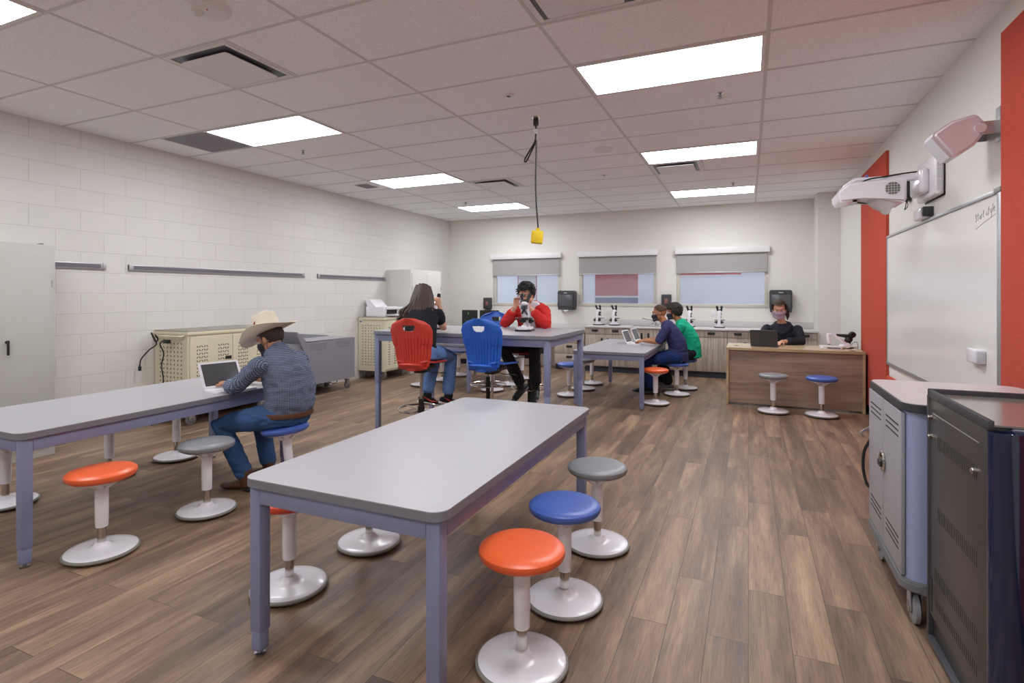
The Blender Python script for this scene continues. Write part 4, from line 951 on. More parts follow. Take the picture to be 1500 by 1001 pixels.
b = MB(); b.prism(rrect(-.14, .11, -.10, .10, .03), 0, .032, .008); b.build('camera_base', M_white, t)
b = MB(); b.prism(rrect(-.07, .08, -.102, -.0995, .001), .008, .02, 0); b.build('port_strip', M_dark, t)
b = MB(); b.loft([((.10, .02, .03), .03, .022), ((.18, .02, .035), .026, .026)], n=14); b.cyl((.17, -.01, .045), (.17, .05, .045), .032, n=20)
b.loft([((.17, .02, .05), .026, .018), ((.02, .02, .175), .022, .015)], lat=(0, 1, 0), n=14); b.cyl((.02, -.005, .18), (.02, .045, .18), .024, n=18); b.build('lower_arm', M_white, t)
b = MB(); b.loft([((-.04, .02, .175), .028, .022), ((-.035, .02, .12), .03, .028), ((-.03, .02, .075), .024, .022)], lat=(0, 1, 0), n=16); b.loft([((.02, .02, .18), .016, .010), ((-.04, .02, .18), .018, .012)], lat=(0, 1, 0), n=12); b.build('camera_head', M_white, t)
b = MB(); b.cyl((-.03, .02, .05), (-.03, .02, .058), .016, n=16); b.build('lens', M_lens, t)
t = thing('webcam_stand', 'black camera on a tilted stand at the right end of the teacher desk', 'camera', (1.165, 8.12, DH+.0006))
b = MB(); b.prism(rrect(-.07, .07, -.06, .06, .02), 0, .012, .003); b.build('stand_foot', M_blackp, t)
b = MB(); b.loft([((0, 0, .01), .035, .02), ((.0, 0, .08), .04, .03), ((.02, 0, .12), .045, .035)], n=16); b.loft([((.04, 0, .15), .03, .03), ((-.12, 0, .17), .02, .014)], lat=(0, 1, 0), n=14); b.build('stand_arm', M_blackp, t)
b = MB(); b.ell((.055, 0, .175), (.045, .04, .042)); b.cyl((.055, -.03, .175), (.055, -.055, .175), .028, n=20); b.build('camera_head', M_blackp, t)
b = MB(); b.cyl((.055, -.055, .175), (.055, -.058, .175), .020, n=18); b.build('lens', M_lens, t)
tag(MB().tube(cr([(1.20, 8.14, DH+.03), (1.24, 8.16, DH+.07), (1.27, 8.15, DH+.085), (1.285, 8.13, DH+.05), (1.28, 8.10, DH+.006)], 4), .003, 6).build('thin_cable', M_blackp), 'thin black cable arching behind the black camera on the desk', 'cable')
tag(MB().tube(cr([(1.10, 7.86, DH+.006), (1.14, 7.84, DH+.006), (1.18, 7.88, DH+.006), (1.24, 7.90, DH+.006), (1.20, 7.96, DH+.006)], 4), .0045, 6).build('white_cable', M_whitem), 'white cable coiled on the desk in front of the black camera', 'cable')
b = MB(); b.prism(rrect(-.06, .06, -.035, .035, .01), 0, .018, .004); o = b.build('small_hub', M_whitem); o.location = (1.235, 8.24, DH+.0006); tag(o, 'small white flat box at the back right corner of the desk', 'box')
# ================================================================ PEOPLE
def voxel(mb, name, m, parent, vox=.006, sm=4, wr=0, ws=14, seed=0):
    bmesh.ops.recalc_face_normals(mb.bm, faces=mb.bm.faces[:])
    me = bpy.data.meshes.new(name); mb.bm.to_mesh(me); mb.bm.free()
    o = bpy.data.objects.new(name, me); COL.objects.link(o)
    r = o.modifiers.new('r', 'REMESH'); r.mode = 'VOXEL'; r.voxel_size = vox; r.use_smooth_shade = True
    s = o.modifiers.new('s', 'SMOOTH'); s.iterations = sm; s.factor = .5
    dg = bpy.context.evaluated_depsgraph_get(); dg.update(); me2 = bpy.data.meshes.new_from_object(o.evaluated_get(dg))
    o.modifiers.clear(); o.data = me2; bpy.data.meshes.remove(me); me2.name = name
    if wr:
        off = Vector((seed*3.1, seed*1.7, 0)); nn = [v.normal.copy() for v in me2.vertices]
        for v, n in zip(me2.vertices, nn):
            p = v.co*ws + off; q = Vector((p.x, p.y, p.z*1.9))
            d = noise.noise(q + 1.2*noise.noise_vector(q*.6)); d2 = 1-abs(noise.noise(q*.8+Vector((9, 2, 4))))*2.6
            v.co += n*(wr*(.5*d + .5*max(-1, d2)))
    me2.materials.clear(); me2.materials.append(m)
    for p in me2.polygons: p.use_smooth = True
    if parent is not None: o.parent = parent
    return o
def limb(b, pts, rad, lat=(1, 0, 0), n=16):
    b.loft([(p, r if not isinstance(r, tuple) else r[0], r if not isinstance(r, tuple) else r[1]) for p, r in zip(pts, rad)], lat=lat, n=n)
def lerp(a, c, t): return Vector(a)*(1-t) + Vector(c)*t
def arm(b, S, E, Wp, k=1.0, upto=1.0, off=0, frm=0.0):
    S, E, Wp = Vector(S), Vector(E), Vector(Wp)
    P = [(S, .052), (lerp(S, E, .35), .047), (lerp(S, E, .8), .040), (E, .039), (lerp(E, Wp, .25), .040), (lerp(E, Wp, .65), .031), (Wp, .025)]
    tt = [0, .18, .4, .5, .62, .83, 1.0]
    sel = [(p, r*k+off) for (p, r), q in zip(P, tt) if frm <= q <= upto]
    limb(b, [p for p, _ in sel], [r for _, r in sel])
def leg(b, H, K, A, k=1.0, off=0, cuff=0):
    H, K, A = Vector(H), Vector(K), Vector(A)
    P = [(H, .088), (lerp(H, K, .4), .079), (lerp(H, K, .82), .062), (K, .059), (lerp(K, A, .25), .057), (lerp(K, A, .6), .047+cuff), (lerp(K, A, .92), .038+cuff*1.5)]
    limb(b, [p for p, _ in P], [r*k+off for _, r in P])
def foot(b, A, d, L=.25, k=1.0, z=0.0):
    """A ankle, d heading in the floor plane"""
    A = Vector(A); d = Vector(d); d.normalize(); lat = d.cross(Vector((0, 0, 1))).normalized(); up = lat.cross(d).normalized()
    if up.z < 0: up = -up
    h = A - up*(.055)
    b.loft([(h-d*.06+up*.02, .032*k, .03), (h-d*.02+up*.018, .036*k, .038), (h+d*.06+up*.008, .04*k, .034), (h+d*.13-up*.004, .046*k, .024), (h+d*(L-.09)-up*.008, .036*k, .018)], lat=lat, n=16)
    return h, d, lat, up
def hand(b, W, d, nrm, side=1, curl=25, s=1.0):
    """W wrist, d finger direction, nrm palm-facing direction, side = thumb side along d x nrm"""
    W = Vector(W); d = Vector(d).normalized(); nrm = Vector(nrm); nrm = (nrm - d*nrm.dot(d)).normalized(); lat = d.cross(nrm)*side
    b.loft([(W, .021*s, .019*s), (W+d*.03*s, .027*s, .015*s), (W+d*.065*s, .037*s, .014*s), (W+d*.09*s, .037*s, .0125*s)], lat=lat, n=14)
    for i, (o, L) in enumerate(((.029, .070), (.010, .078), (-.010, .073), (-.028, .058))):
        p = W + d*.088*s + lat*o*s; a = R(curl*.5 + i*3); seg = [.42, .32, .26]; pts = [p - d*.015*s, p]; ang = a
        for q in seg:
            p = p + (d*math.cos(ang) + nrm*math.sin(ang))*(L*q*s); pts.append(p.copy()); ang += R(curl)
        b.tube(pts, [.0085*s, .0088*s, .0082*s, .0075*s, .0062*s], 10)
    p = W + d*.03*s + lat*.022*s; q1 = p + (d*.6 + lat*.75 + nrm*.25).normalized()*.035*s; q2 = q1 + (d*.9 + lat*.3 + nrm*.35).normalized()*.03*s; q3 = q2 + (d + nrm*.4).normalized()*.022*s
    b.tube([p, q1, q2, q3], [.012*s, .0105*s, .0092*s, .007*s], 10)
def headM(c, pitch=0, yaw=0, roll=0, s=1.0): return Matrix.Translation(Vector(c)) @ RZ(yaw) @ RX(-pitch) @ RY(roll) @ Matrix.Scale(s, 4)
def head(b, M):
    def E(c, r, rot=None): 
        X = M @ T(*c)
        if rot is not None: X = X @ rot
        vs0 = set(b.bm.verts); b.ell((0, 0, 0), r); vs = [v for v in b.bm.verts if v not in vs0]; bmesh.ops.transform(b.bm, matrix=X, verts=vs)
    E((0, -.012, .028), (.076, .094, .088)); E((0, .02, -.02), (.066, .072, .075)); E((0, .035, -.065), (.048, .052, .045)); E((0, .066, -.088), (.022, .020, .018))
    E((0, .08, .03), (.052, .02, .02)); E((0, .092, -.012), (.011, .016, .026)); E((0, .103, -.028), (.014, .013, .011)); E((0, .083, -.055), (.025, .014, .009)); E((0, .083, -.064), (.021, .013, .008))
    for s in (-1, 1): E((s*.036, .066, -.02), (.026, .022, .022)); E((s*.077, -.008, -.005), (.009, .02, .032), RZ(-s*18)); E((s*.055, .01, -.055), (.018, .04, .03))
def eyes(M, par, sk):
    for s in (-1, 1):
        b = MB(); b.ell((0, 0, 0), (.0125, .0125, .0125), n=14, m=8); b.xf(M @ T(s*.031, .077, .006)); b.build('eye', mat('eye_white', '#d8d2cc', .3), par)
        b = MB(); b.ell((0, 0, 0), (.0062, .004, .0062), n=12, m=6); b.xf(M @ T(s*.031, .0885, .005)); b.build('pupil', M_eye, par)
        b = MB(); b.tube([M @ Vector((s*.012, .094, .026)), M @ Vector((s*.03, .096, .032)), M @ Vector((s*.05, .083, .027))], [.0025, .0035, .002], 8); b.build('eyebrow', M_hairb, par)
def mask(M, par, m):
    def f(u, v):
        a = u*1.25; zz = .0 - .10*v; r = .083 + .028*math.cos(a)**2*(1-abs(v-.45)*.5) + .004*math.sin(v*9)
        x = math.sin(a)*r*(1-.22*v*abs(u)); y = .002 + math.cos(a)*r*(1.02 + .08*math.exp(-((v-.3)/.3)**2)*max(0, 1-abs(u)*2.5))
        return M @ Vector((x, y, zz - .006*(1-abs(u)) + .028*(abs(u))*(1-v)*-.2 - abs(u)**3*.012*(1-2*v)))
    g = grid_shell(f, 24, 14, None, .004); o = g.build('face_mask', m, par, ang=80)
    b = MB()
    for s in (-1, 1):
        b.tube(cr([M @ Vector((s*.078, .025, -.02)), M @ Vector((s*.084, .0, .02)), M @ Vector((s*.086, -.025, .03)), M @ Vector((s*.086, -.035, -.005)), M @ Vector((s*.080, .0, -.07))], 3), .002, 6)
    b.build('mask_strap', m, par)
def haircap(M, par, m, name='hair', top=1.0, low=-.03, front=.045, th=.014, n=24, rough=.004, seed=1, side=.0):
    """shell of hair over the skull; low = how far down at the back"""
    b = MB(); vs = []
    for j in range(n+1):
        ph = math.pi*j/n*.80; row = []
        for i in range(2*n):
            a = 2*math.pi*i/(2*n); c = Vector((math.sin(ph)*math.cos(a), math.sin(ph)*math.sin(a), math.cos(ph)))
            zmin = low + (front-low)*max(0, c.y)**.5*1.0 if c.y > 0 else low
            p = Vector((c.x*(.078+th), -.012+c.y*(.096+th), .030+c.z*(.089+th*1.2*top)))
            if c.y > .35 and p.z < front+.03: p.z = max(p.z, front+.02)
            p.z = max(p.z, zmin)
            p += c*rough*noise.noise(c*9+Vector((seed, 0, 0)))*2
            row.append(b.bm.verts.new(M @ p))
        vs.append(row)
    for j in range(n):
        for i in range(2*n): b._f([vs[j][i], vs[j][(i+1) % (2*n)], vs[j+1][(i+1) % (2*n)], vs[j+1][i]])
    b._f(vs[-1]); bmesh.ops.remove_doubles(b.bm, verts=b.bm.verts[:], dist=.0005)
    return b.build(name, m, par, ang=80)
def glasses(M, par, m):
    b = MB()
    for s in (-1, 1):
        b.tube([M @ Vector((s*.033+.024*math.cos(a*math.pi/12), .098-.004*abs(math.cos(a*math.pi/12)), .003+.017*math.sin(a*math.pi/12))) for a in range(24)], .0022, 6, closed=True)
        b.tube([M @ Vector((s*.057, .094, .008)), M @ Vector((s*.080, .06, .01)), M @ Vector((s*.086, -.01, .008))], .002, 6)
    b.tube([M @ Vector((-.01, .1, .006)), M @ Vector((0, .103, .01)), M @ Vector((.01, .1, .006))], .002, 6); b.build('glasses', m, par)
def torso(b, P, off=0, k=1.0, low=False):
    """P list of (centre, half width, half depth)"""
    b.loft([(c, a*k+off, d*k+off) for c, a, d in P], n=28, low=low)

# ---- man in the hat: faces -X.  local +Y = his front, +X = his right
t = thing('person', 'man in cream cowboy hat, checked shirt and jeans using a laptop', 'person', (-3.16, 3.05, 0), R(90))
TP = [((0, 0, .575), .18, .155), ((0, -.035, .66), .185, .165), ((0, -.03, .74), .185, .17), ((0, .0, .84), .19, .155), ((0, .04, .93), .19, .125), ((0, .085, .985), .12, .085)]
HL, HR = (-.10, .0, .555), (.10, .02, .555); KL, KR = (-.20, .46, .475), (.17, .47, .475); AL, AR = (-.16, .24, .10), (.12, .32, .10)
SL, SR = (-.20, .06, .93), (.20, .07, .93); EL_, ER = (-.235, .27, .765), (.25, .27, .77); WL, WR = (-.13, .47, .765), (.14, .47, .765)
HM = headM((0, .165, 1.105), 28, 8, 0)
b = MB(); torso(b, TP, -.016); leg(b, HL, KL, AL, 1, -.012); leg(b, HR, KR, AR, 1, -.012); arm(b, SL, EL_, WL); arm(b, SR, ER, WR)
limb(b, [(0, .07, .97), (0, .10, 1.02), (0, .135, 1.07)], [.062, .058, .056]); head(b, HM); hand(b, WL, (.35, .9, 0), (0, 0, -1), 1, 18); hand(b, WR, (-.35, .9, 0), (0, 0, -1), -1, 18)
limb(b, [lerp(KL, AL, .8), AL, Vector(AL)+Vector((0, .02, -.05))], [.036, .034, .035]); limb(b, [lerp(KR, AR, .8), AR, Vector(AR)+Vector((0, .02, -.05))], [.036, .034, .035])
voxel(b, 'body', M_skin1, t, .0055, 3)
b = MB(); torso(b, TP[0:6]); arm(b, SL, EL_, WL, 1, .95, .016); arm(b, SR, ER, WR, 1, .95, .016); limb(b, [(0, .07, .975), (0, .105, 1.022)], [.080, .070]); 
voxel(b, 'checked_shirt', M_check, t, .007, 5, .010, 13, 1)
b = MB(); b.loft([((0, .0, .485), .15, .13), ((0, 0, .52), .178, .152), ((0, 0, .60), .180, .160)], n=28, round_ends=False); leg(b, HL, KL, AL, 1.06, .004, .010); leg(b, HR, KR, AR, 1.06, .004, .010); voxel(b, 'jeans', M_jean, t, .007, 4, .007, 16, 2)
b = MB(); b.lathe([(.0, .0), (1, 0), (1.02, .5), (1, 1), (.0, 1)], n=40); b.xf(T(0, -.004, .548) @ Matrix.Diagonal((.192, .172, .034, 1))); b.build('belt', M_leather, t)
for A, dd, kk in ((AL, (-.12, 1, 0), 1), (AR, (.1, 1, 0), 1)):
    b = MB(); h, d_, l_, u_ = foot(b, (A[0], A[1], .085), dd, .29, 1.1); limb(b, [Vector(A)+Vector((0, 0, .03)), Vector((A[0], A[1], .06))], [.048, .045]); o = voxel(b, 'boot', M_leather, t, .005, 3)
    b = MB(); b.box(A[0]-.035, A[0]+.035, A[1]-.075, A[1]-.005, .0, .028, .008); b.build('boot_heel', M_slot, o)
haircap(HM, t, mat('hair_short', '#3a2e28', .8), 'hair', 1, -.045, .06, .006)
mask(HM, t, M_mask); eyes(HM, t, M_skin1)
HT = HM @ T(0, -.005, .055) @ RX(4)
def hatf(u, v):
    a = u*math.pi; r = .083+.002+v*.125; x = math.sin(a)*r*(1.0-.12*v); y = math.cos(a)*r*1.12
    z = .0 + v*v*(.055*abs(math.sin(a))**2.2) - .035*v*max(0, math.cos(a)) - .018*v*max(0, -math.cos(a)); return HT @ Vector((x, y-.004, z))
g = grid_shell(hatf, 72, 12, None, .004); bmesh.ops.remove_doubles(g.bm, verts=g.bm.verts[:], dist=.0005)
hat = thing('cowboy_hat', 'cream cowboy hat with a small dark red feather on the seated man', 'hat')
g.build('hat_brim', M_straw, hat, ang=70)
b = MB(); vs = []
for j in range(17):
    v = j/16; row = []
    for i in range(48):
        a = 2*math.pi*i/48; c, s = math.cos(a), math.sin(a)
        if v < .75: q = v/.75; r = .087-.012*q; z = .142*q
        else: q = (v-.75)/.25; r = .075*(1-q**2.2)+.0005; z = .142+.010*math.sin(q*1.57)
        x = c*r; y = s*r*1.2
        if v > .35: z += .012*min(1, (v-.35)/.4)*abs(s) - .030*min(1, (v-.35)/.5)*math.exp(-(x/.03)**2)*(1 if v > .6 else 0); 
        row.append(b.bm.verts.new(HT @ Vector((x, y-.004, z-.002))))
    vs.append(row)
for j in range(16):
    for i in range(48): b._f([vs[j][i], vs[j][(i+1) % 48], vs[j+1][(i+1) % 48], vs[j+1][i]])
b._f(vs[-1]); b.build('hat_crown', M_straw, hat, ang=70)
b = MB()
b.loft([(HT @ Vector((-.084, .058, .016)), .010, .005), (HT @ Vector((-.084, .048, .052)), .015, .005), (HT @ Vector((-.080, .020, .10)), .003, .003)], lat=HT.to_3x3() @ Vector((0, 1, 0)), n=10); b.build('hat_feather', M_feather, hat)
hat.parent = None
hm = Matrix.Translation((-3.16, 3.05, 0)) @ Matrix.Rotation(R(90), 4, 'Z')
hat.matrix_world = hm

# ---- girl on the red high chair, back to the camera
t = thing('person', 'girl with long brown hair, black shirt and light jeans at the tall table', 'person', (-2.88, 4.42, 0), R(28))
TP = [((0, 0, .90), .155, .12), ((0, -.01, 1.0), .14, .11), ((0, .03, 1.10), .148, .108), ((0, .10, 1.20), .158, .10), ((0, .155, 1.275), .15, .08), ((0, .19, 1.31), .09, .062)]
HL, HR = (-.09, .03, .885), (.09, .03, .885); KL, KR = (.12, .39, .82), (.28, .36, .80); AL, AR = (.04, .30, .46), (.25, .33, .44)
SL, SR = (-.165, .16, 1.24), (.16, .16, 1.245); EL_, ER = (-.24, .33, 1.105), (.205, .235, 1.108); WL, WR = (-.10, .42, 1.30), (.165, .36, 1.315)
HM = headM((0, .25, 1.415), 18, -3, 0, .97)
b = MB(); torso(b, TP, -.012); leg(b, HL, KL, AL, .95, -.01); leg(b, HR, KR, AR, .95, -.01); arm(b, SL, EL_, WL, .92); arm(b, SR, ER, WR, .92)
limb(b, [(0, .19, 1.29), (0, .22, 1.34), (0, .24, 1.39)], [.052, .046, .046]); head(b, HM); hand(b, WL, (.4, .2, .9), (.3, .9, 0), -1, 40, .9); hand(b, WR, (-.3, .15, .9), (-.3, .9, 0), 1, 40, .9)
limb(b, [lerp(KL, AL, .8), AL], [.034, .034]); limb(b, [lerp(KR, AR, .8), AR], [.034, .034]); voxel(b, 'body', M_skin2, t, .0055, 3)
b = MB(); torso(b, TP, .004); 
limb(b, [SL, lerp(SL, EL_, .45)], [.060, .053]); limb(b, [SR, lerp(SR, ER, .40)], [.060, .053]); voxel(b, 'black_shirt', M_black_cl, t, .007, 5, .007, 14, 3)
b = MB(); b.loft([((0, -.02, .82), .15, .12), ((0, -.01, .91), .158, .128)], n=24, low=False); leg(b, HL, KL, AL, 1.0, .004, .012); leg(b, HR, KR, AR, 1.0, .004, .012); voxel(b, 'light_jeans', M_jeanl, t, .007, 4, .006, 16, 4)
def sneaker(A, dd, par, mu, ms, accent=None):
    b = MB(); h, d, l, u = foot(b, A, dd, .24, 1.08); limb(b, [Vector(A)+u*.02, Vector(A)-u*.03], [.045, .042]); o = voxel(b, 'shoe', mu, par, .005, 2)
    b = MB(); c = h - u*.012; b.loft([(c-d*.08, .036, .013), (c-d*.02, .040, .014), (c+d*.07, .042, .014), (c+d*.14, .046, .013), (c+d*.19, .030, .012)], lat=l, n=16); b.build('shoe_sole', ms, o)
    if accent:
        for s in (-1, 1):
            b = MB(); b.tube([c+d*.10+l*s*.046+u*.03, c+d*.04+l*s*.048+u*.022, c-d*.06+l*s*.040+u*.055], [.004, .008, .003], 8); b.build('side_stripe', accent, o)
        b = MB(); b.ell((0, 0, 0), (.034, .03, .02)); b.xf(Matrix.Translation(c+d*.165+u*.02)); b.build('toe_cap', accent, o)
    b = MB()
    for q in (.03, .055, .08, .105): b.tube([c+d*q-l*.022+u*(.078-q*.28), c+d*q+u*(.086-q*.28), c+d*q+l*.022+u*(.078-q*.28)], .003, 6)
    b.build('laces', M_whitec if accent else M_blackp, o)
M_shoew = mat('shoe_white', '#d9d4d2', .5)
sneaker(Vector(AL)+Vector((0, .0, -.045)), (.8, .5, -.22), t, M_black_cl, M_shoew, M_cred); sneaker(Vector(AR)+Vector((0, .0, -.045)), (.8, .5, -.25), t, M_black_cl, M_shoew, M_cred)
# long hair
b = MB(); 
o = haircap(HM, t, M_hairbr, 'hair', 1, -.06, .05, .016, 24, .003, 3)
b = MB(); rnd = random.Random(5)
for i in range(120):
    a = R(rnd.uniform(175, 365)) ; c, s = math.cos(a), math.sin(a)
    p0 = HM @ Vector((c*.070, -.012+s*.09, .085+rnd.uniform(-.03, .03))); p1 = HM @ Vector((c*.100, -.015+s*.122, .0)); p2 = HM @ Vector((c*.105+rnd.uniform(-.02, .01), -.03+s*.11, -.09))
    wind = rnd.random()
    p3 = Vector((c*.125 - .02 - (.07 if wind > .75 else 0)*wind, .12+rnd.uniform(-.03, .03) + .03*s, 1.265+rnd.uniform(-.03, .03))); p3.y = min(p3.y, .145)
    p3.y = .065 + .25*abs(p3.x)+rnd.uniform(-.012, .012)
    p4 = p3 + Vector((rnd.uniform(-.05, .02), -.02+rnd.uniform(-.01, .005), -.04-rnd.uniform(0, .03)))
    b.tube(cr([p0, p1, p2, p3, p4], 3), [.012, .013, .013, .014, .014, .014, .014, .013, .012, .011, .008, .006, .002], 6)
b.build('long_hair', M_hairbr, o, ang=80)

# ---- boy in the red jacket behind the tall table, faces the camera (-Y)
t = thing('person', 'boy in red jacket and glasses looking into the microscope', 'person', (-2.275, 5.90, 0), R(172))
TP = [((0, 0, .90), .155, .12), ((0, -.01, 1.0), .15, .115), ((0, .03, 1.10), .16, .115), ((0, .085, 1.22), .175, .105), ((0, .125, 1.295), .165, .085), ((0, .15, 1.33), .09, .06)]
HL, HR = (-.09, .02, .885), (.09, .02, .885); KL, KR = (-.20, .38, .83), (.19, .38, .83); AL, AR = (-.13, .22, .45), (.06, .23, .44)
SL, SR = (-.18, .11, 1.255), (.18, .11, 1.255); EL_, ER = (-.27, .24, 1.115), (.25, .26, 1.115); WL, WR = (-.115, .33, 1.30), (.075, .33, 1.30)
HM = headM((-.02, .235, 1.445), 16, 0, 0, 1.0)
b = MB(); torso(b, TP, -.014); leg(b, HL, KL, AL, .95, -.01); leg(b, HR, KR, AR, .95, -.01); arm(b, SL, EL_, WL); arm(b, SR, ER, WR)
limb(b, [(0, .15, 1.31), (0, .17, 1.36), (-.01, .205, 1.405)], [.056, .052, .05]); head(b, HM); hand(b, WL, (.35, .05, .93), (.55, .6, -.2), -1, 38, .95); hand(b, WR, (-.25, .05, .95), (-.55, .6, -.2), 1, 38, .95)
limb(b, [lerp(KL, AL, .8), AL], [.034, .034]); limb(b, [lerp(KR, AR, .8), AR], [.034, .034]); voxel(b, 'body', M_skin2, t, .0055, 3)
b = MB(); torso(b, TP[:5], -.002); b.loft([((0, .125, 1.29), .09, .075), ((0, .14, 1.325), .075, .062)], n=20); voxel(b, 'white_shirt', M_whitec, t, .007, 4, .004, 16, 5)
b = MB()
for s in (-1, 1):
    S_, E_, W_ = (SL, EL_, WL) if s < 0 else (SR, ER, WR)
    arm(b, S_, E_, W_, 1.02, .85, .018)
    b.loft([((s*.105, -.01, .90), .075, .125), ((s*.100, -.015, 1.0), .075, .12), ((s*.105, .02, 1.12), .082, .122), ((s*.115, .07, 1.22), .085, .118), ((s*.11, .11, 1.30), .07, .085), ((s*.06, .11, 1.345), .03, .06)], n=20)
b.loft([((0, -.075, .88), .14, .055), ((0, -.085, 1.05), .15, .055), ((0, -.015, 1.22), .165, .05), ((0, .05, 1.33), .09, .04)], n=20)
voxel(b, 'red_jacket', M_redc, t, .007, 5, .009, 13, 6)
b = MB(); b.tube(cr([(.045, .165, 1.30), (.05, .17, 1.2), (.045, .165, 1.1), (.04, .15, 1.0)], 4), .003, 6); b.build('zip_edge', M_whitec, t)
b = MB(); b.loft([((0, -.01, .82), .15, .12), ((0, 0, .91), .158, .126)], n=24, low=False); leg(b, HL, KL, AL, 1.02, .006, .012); leg(b, HR, KR, AR, 1.02, .006, .012); voxel(b, 'dark_trousers', mat('navy_black', '#20242f', .85), t, .007, 4, .006, 16, 7)
sneaker(Vector(AL)+Vector((0, 0, -.04)), (-.35, .9, -.45), t, mat('shoe_black', '#25272e', .5), M_blackp); sneaker(Vector(AR)+Vector((0, 0, -.04)), (.15, .9, -.5), t, mat('shoe_black', '#25272e', .5), M_blackp)
haircap(HM, t, M_hairb, 'hair', 1.25, -.05, .052, .018, 24, .007, 8); eyes(HM, t, M_skin2); glasses(HM, t, M_blackp)
hb = [c for c in kids(t) if c.name.split('.')[0] == 'hair'][0]; b = MB(); rn = random.Random(11)
for i in range(170):
    ph = rn.uniform(0, 1.75); a = rn.uniform(0, 2*math.pi); c = Vector((math.sin(ph)*math.cos(a), math.sin(ph)*math.sin(a), math.cos(ph)))
    if c.y > .6 and c.z < .35: continue
    p = Vector((c.x*.096, -.012+c.y*.112, .032+c.z*.108)); d = Vector((rn.uniform(-.3, .3)+c.x*.4, .5+rn.uniform(-.4, .4), -.35*(1-c.z)+rn.uniform(0, .25))).normalized()
    b.tube([HM @ (p-d*.012), HM @ (p+d*.010+c*.006), HM @ (p+d*.028+c*.004)], [.009, .008, .001], 6)
b.build('hair_tufts', M_hairb, hb, ang=80)

# ---- two students, facing -X
def student(lab, x, y, skin, shirt, sname, jean, shoe, hairm, curly, seed, dz=0, med=None, hp=12):
    t = thing('person', lab, 'person', (x, y, 0), R(90))
    TP = [((0, 0, .56), .165, .135), ((0, -.015, .66), .155, .125), ((0, .01, .77), .16, .12), ((0, .075, .90), .17, .11), ((0, .135, .99), .155, .085), ((0, .165, 1.03), .085, .062)]
    HL, HR = (-.10, .0, .555), (.10, .0, .555); KL, KR = (-.14, .42, .50), (.14, .44, .50); AL, AR = (-.10, .32, .10), (.10, .46, .10)
    SL, SR = (-.175, .125, .955), (.175, .125, .955); EL_, ER = (-.22, .23, .775), (.22, .24, .775); WL, WR = (-.10, .44, .775), (.10, .45, .775)
    HM = headM((0, .245, 1.175+dz), hp, 0, 0, 1.0)
    b = MB(); torso(b, TP, -.014); leg(b, HL, KL, AL, 1, -.01); leg(b, HR, KR, AR, 1, -.01); arm(b, SL, EL_, WL); arm(b, SR, ER, WR)
    limb(b, [(0, .15, 1.0), (0, .185, 1.06), (0, .23, 1.12+dz)], [.058, .053, .053]); head(b, HM); hand(b, WL, (.2, .97, -.1), (0, 0, -1), 1, 22); hand(b, WR, (-.2, .97, -.1), (0, 0, -1), -1, 22)
    limb(b, [lerp(KL, AL, .8), AL], [.034, .034]); limb(b, [lerp(KR, AR, .8), AR], [.034, .034]); voxel(b, 'body', skin, t, .0055, 3)
    b = MB(); torso(b, TP[:5], .006); b.loft([((0, .14, .99), .11, .075), ((0, .155, 1.02), .085, .065)], n=20, round_ends=False); b.loft([((0, -.01, .49), .17, .145), ((0, -.005, .6), .172, .145)], n=24, low=False)
    limb(b, [SL, lerp(SL, EL_, .5), lerp(SL, EL_, .85)], [.068, .066, .064]); limb(b, [SR, lerp(SR, ER, .5), lerp(SR, ER, .85)], [.068, .066, .064]); voxel(b, sname, shirt, t, .007, 5, .007, 13, seed)
    b = MB(); b.loft([((0, -.0, .485), .15, .125), ((0, 0, .58), .165, .138)], n=24, low=False); leg(b, HL, KL, AL, 1.08, .006, .016); leg(b, HR, KR, AR, 1.08, .006, .016); voxel(b, 'trousers', jean, t, .007, 4, .006, 15, seed+1)
    sneaker(Vector(AL)+Vector((0, .0, -.022)), (0, 1, 0), t, shoe, M_blackp if seed != 20 else M_shoew); sneaker(Vector(AR)+Vector((0, 0, -.022)), (0, 1, 0), t, shoe, M_blackp if seed != 20 else M_shoew)
    if curly:
        h_ = haircap(HM, t, hairm, 'hair', 1.2, -.07, .05, .022, 24, .014, seed)
        b = MB(); rn = random.Random(seed)
        for i in range(150):
            ph = rn.uniform(0, 2.0); a = rn.uniform(0, 2*math.pi); c = Vector((math.sin(ph)*math.cos(a), math.sin(ph)*math.sin(a), math.cos(ph)))
            if c.y > .55 and c.z < .5: continue
            p = HM @ Vector((c.x*.1, -.012+c.y*.118, .03+c.z*.11)); b.ell(p, (.014, .014, .014), n=8, m=5)
        b.build('curls', hairm, h_)
    else: haircap(HM, t, hairm, 'hair', 1, .02, .07, .005, 24, .001, seed)
    eyes(HM, t, skin); return t, HM
t, HM = student('boy in navy shirt, dark mask and glasses typing at the near laptop', -.935, 8.079, M_skin3, M_navy, 'navy_shirt', M_jeand, mat('shoe_black', '#25272e', .5), mat('hair_fade', '#4b3526', .8), False, 10)
mask(HM, t, M_mask); glasses(HM, t, M_alu)
b = MB(); b.loft([((-.07, .158, .90), .03, .004), ((-.07, .150, .82), .03, .004)], n=12); b.build('shirt_print', M_orangep, t)
t, HM = student('student with dark curly hair and green shirt behind the boy in navy', -.80, 8.657, M_skin3, M_teal, 'green_shirt', M_black_cl, mat('shoe_checker', '#6d6d70', .6), M_hairg, True, 20)
mask(HM, t, M_mask)

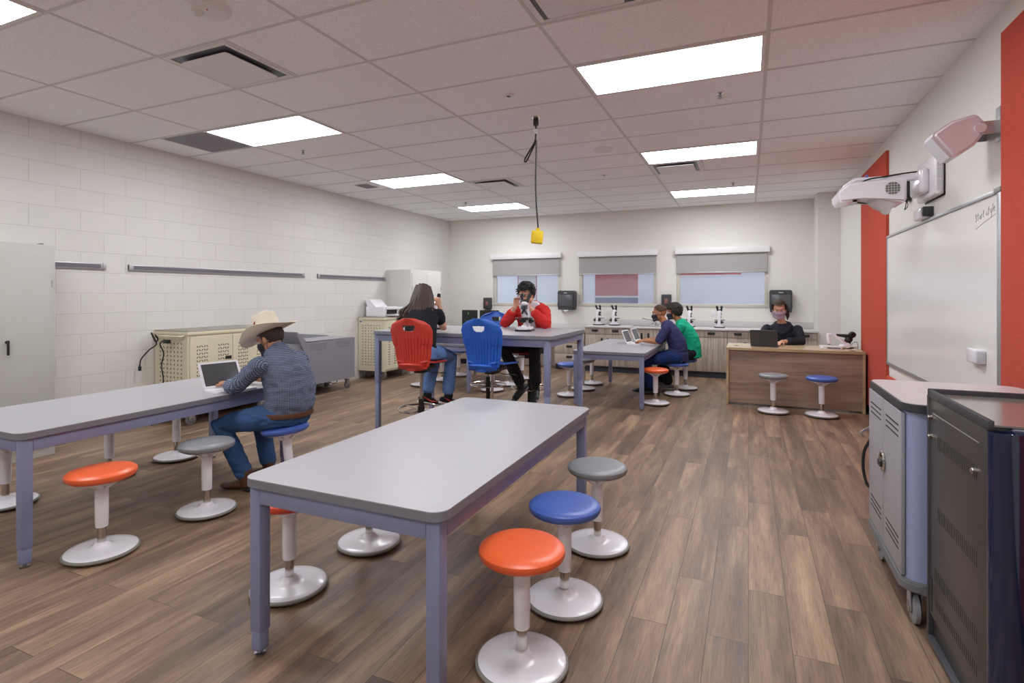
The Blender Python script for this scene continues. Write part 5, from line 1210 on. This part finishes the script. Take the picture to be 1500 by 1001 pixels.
# ---- woman behind the teacher desk, faces the camera
t = thing('person', 'woman in dark hooded top and lilac mask sitting behind the wooden desk', 'person', (.445, 8.72, 0), R(174))
TP = [((0, 0, .56), .17, .14), ((0, -.01, .66), .165, .135), ((0, .01, .78), .175, .14), ((0, .03, .90), .185, .13), ((0, .05, .985), .145, .075), ((0, .055, 1.02), .085, .062)]
HL, HR = (-.10, .0, .555), (.10, .0, .555); KL, KR = (-.13, .42, .52), (.13, .42, .52); AL, AR = (-.12, .40, .11), (.12, .40, .11)
SL, SR = (-.195, .04, .945), (.195, .04, .945); EL_, ER = (-.255, .22, .80), (.265, .18, .80); WL, WR = (-.02, .45, .80), (.12, .47, .80)
HM = headM((.03, .12, 1.235), 16, 4, 2, 1.06)
b = MB(); torso(b, TP, -.014); leg(b, HL, KL, AL, 1, -.01); leg(b, HR, KR, AR, 1, -.01); arm(b, SL, EL_, WL); arm(b, SR, ER, WR)
limb(b, [(0, .05, 1.0), (.01, .075, 1.08), (.02, .10, 1.17)], [.06, .052, .052]); head(b, HM); hand(b, WL, (.3, .9, -.1), (0, 0, -1), 1, 22, .95); hand(b, WR, (.1, .97, -.1), (0, 0, -1), -1, 22, .95)
limb(b, [lerp(KL, AL, .8), AL], [.034, .034]); limb(b, [lerp(KR, AR, .8), AR], [.034, .034]); voxel(b, 'body', M_skin2, t, .0055, 3)
b = MB(); b.loft([(c, a+.006, d+.006) for c, a, d in TP[:4]] + [((0, .04, .975), .165, .10), ((0, .045, 1.01), .13, .082), ((0, .05, 1.04), .085, .062)], n=28, round_ends=False); b.loft([((0, -.045, .98), .15, .06), ((0, -.06, 1.03), .115, .04)], n=20); arm(b, SL, EL_, WL, 1.06, .95, .016); arm(b, SR, ER, WR, 1.06, .95, .016)
b.loft([((-.12, .115, .98), .03, .02), ((-.07, .15, .93), .03, .02), ((0, .165, .88), .028, .02), ((.07, .15, .93), .03, .02), ((.12, .115, .98), .03, .02)], lat=(0, 0, 1), n=12)
voxel(b, 'hooded_top', M_char, t, .007, 5, .008, 13, 30)
b = MB(); b.loft([((0, .118, .93), .05, .02), ((0, .095, 1.0), .075, .03)], n=14); b.build('undershirt', M_whitec, t)
b = MB(); b.loft([((0, -.0, .485), .15, .125), ((0, 0, .58), .165, .138)], n=24, low=False); leg(b, HL, KL, AL, 1.02, .004, .01); leg(b, HR, KR, AR, 1.02, .004, .01); voxel(b, 'trousers', M_black_cl, t, .008, 4, .005, 15, 31)
for A in (AL, AR): sneaker(Vector(A)+Vector((0, 0, -.03)), (0, 1, 0), t, M_blackp, M_blackp)
h_ = haircap(HM, t, mat('hair_woman', '#33231c', .65, vary=.2, vscale=30, bump=.5, bscale=120), 'hair', 1.0, -.06, .07, .017, 24, .002, 9)
b = MB(); b.loft([(HM @ Vector((-.02, -.115, .05)), .035, .035), (HM @ Vector((-.075, -.12, .0)), .04, .04), (HM @ Vector((-.095, -.09, -.06)), .034, .034), (HM @ Vector((-.10, -.06, -.12)), .022, .022), (HM @ Vector((-.095, -.05, -.16)), .008, .008)], n=16); b.build('ponytail', MATS['hair_woman'], h_)
mask(HM, t, M_maskl); eyes(HM, t, M_skin2)
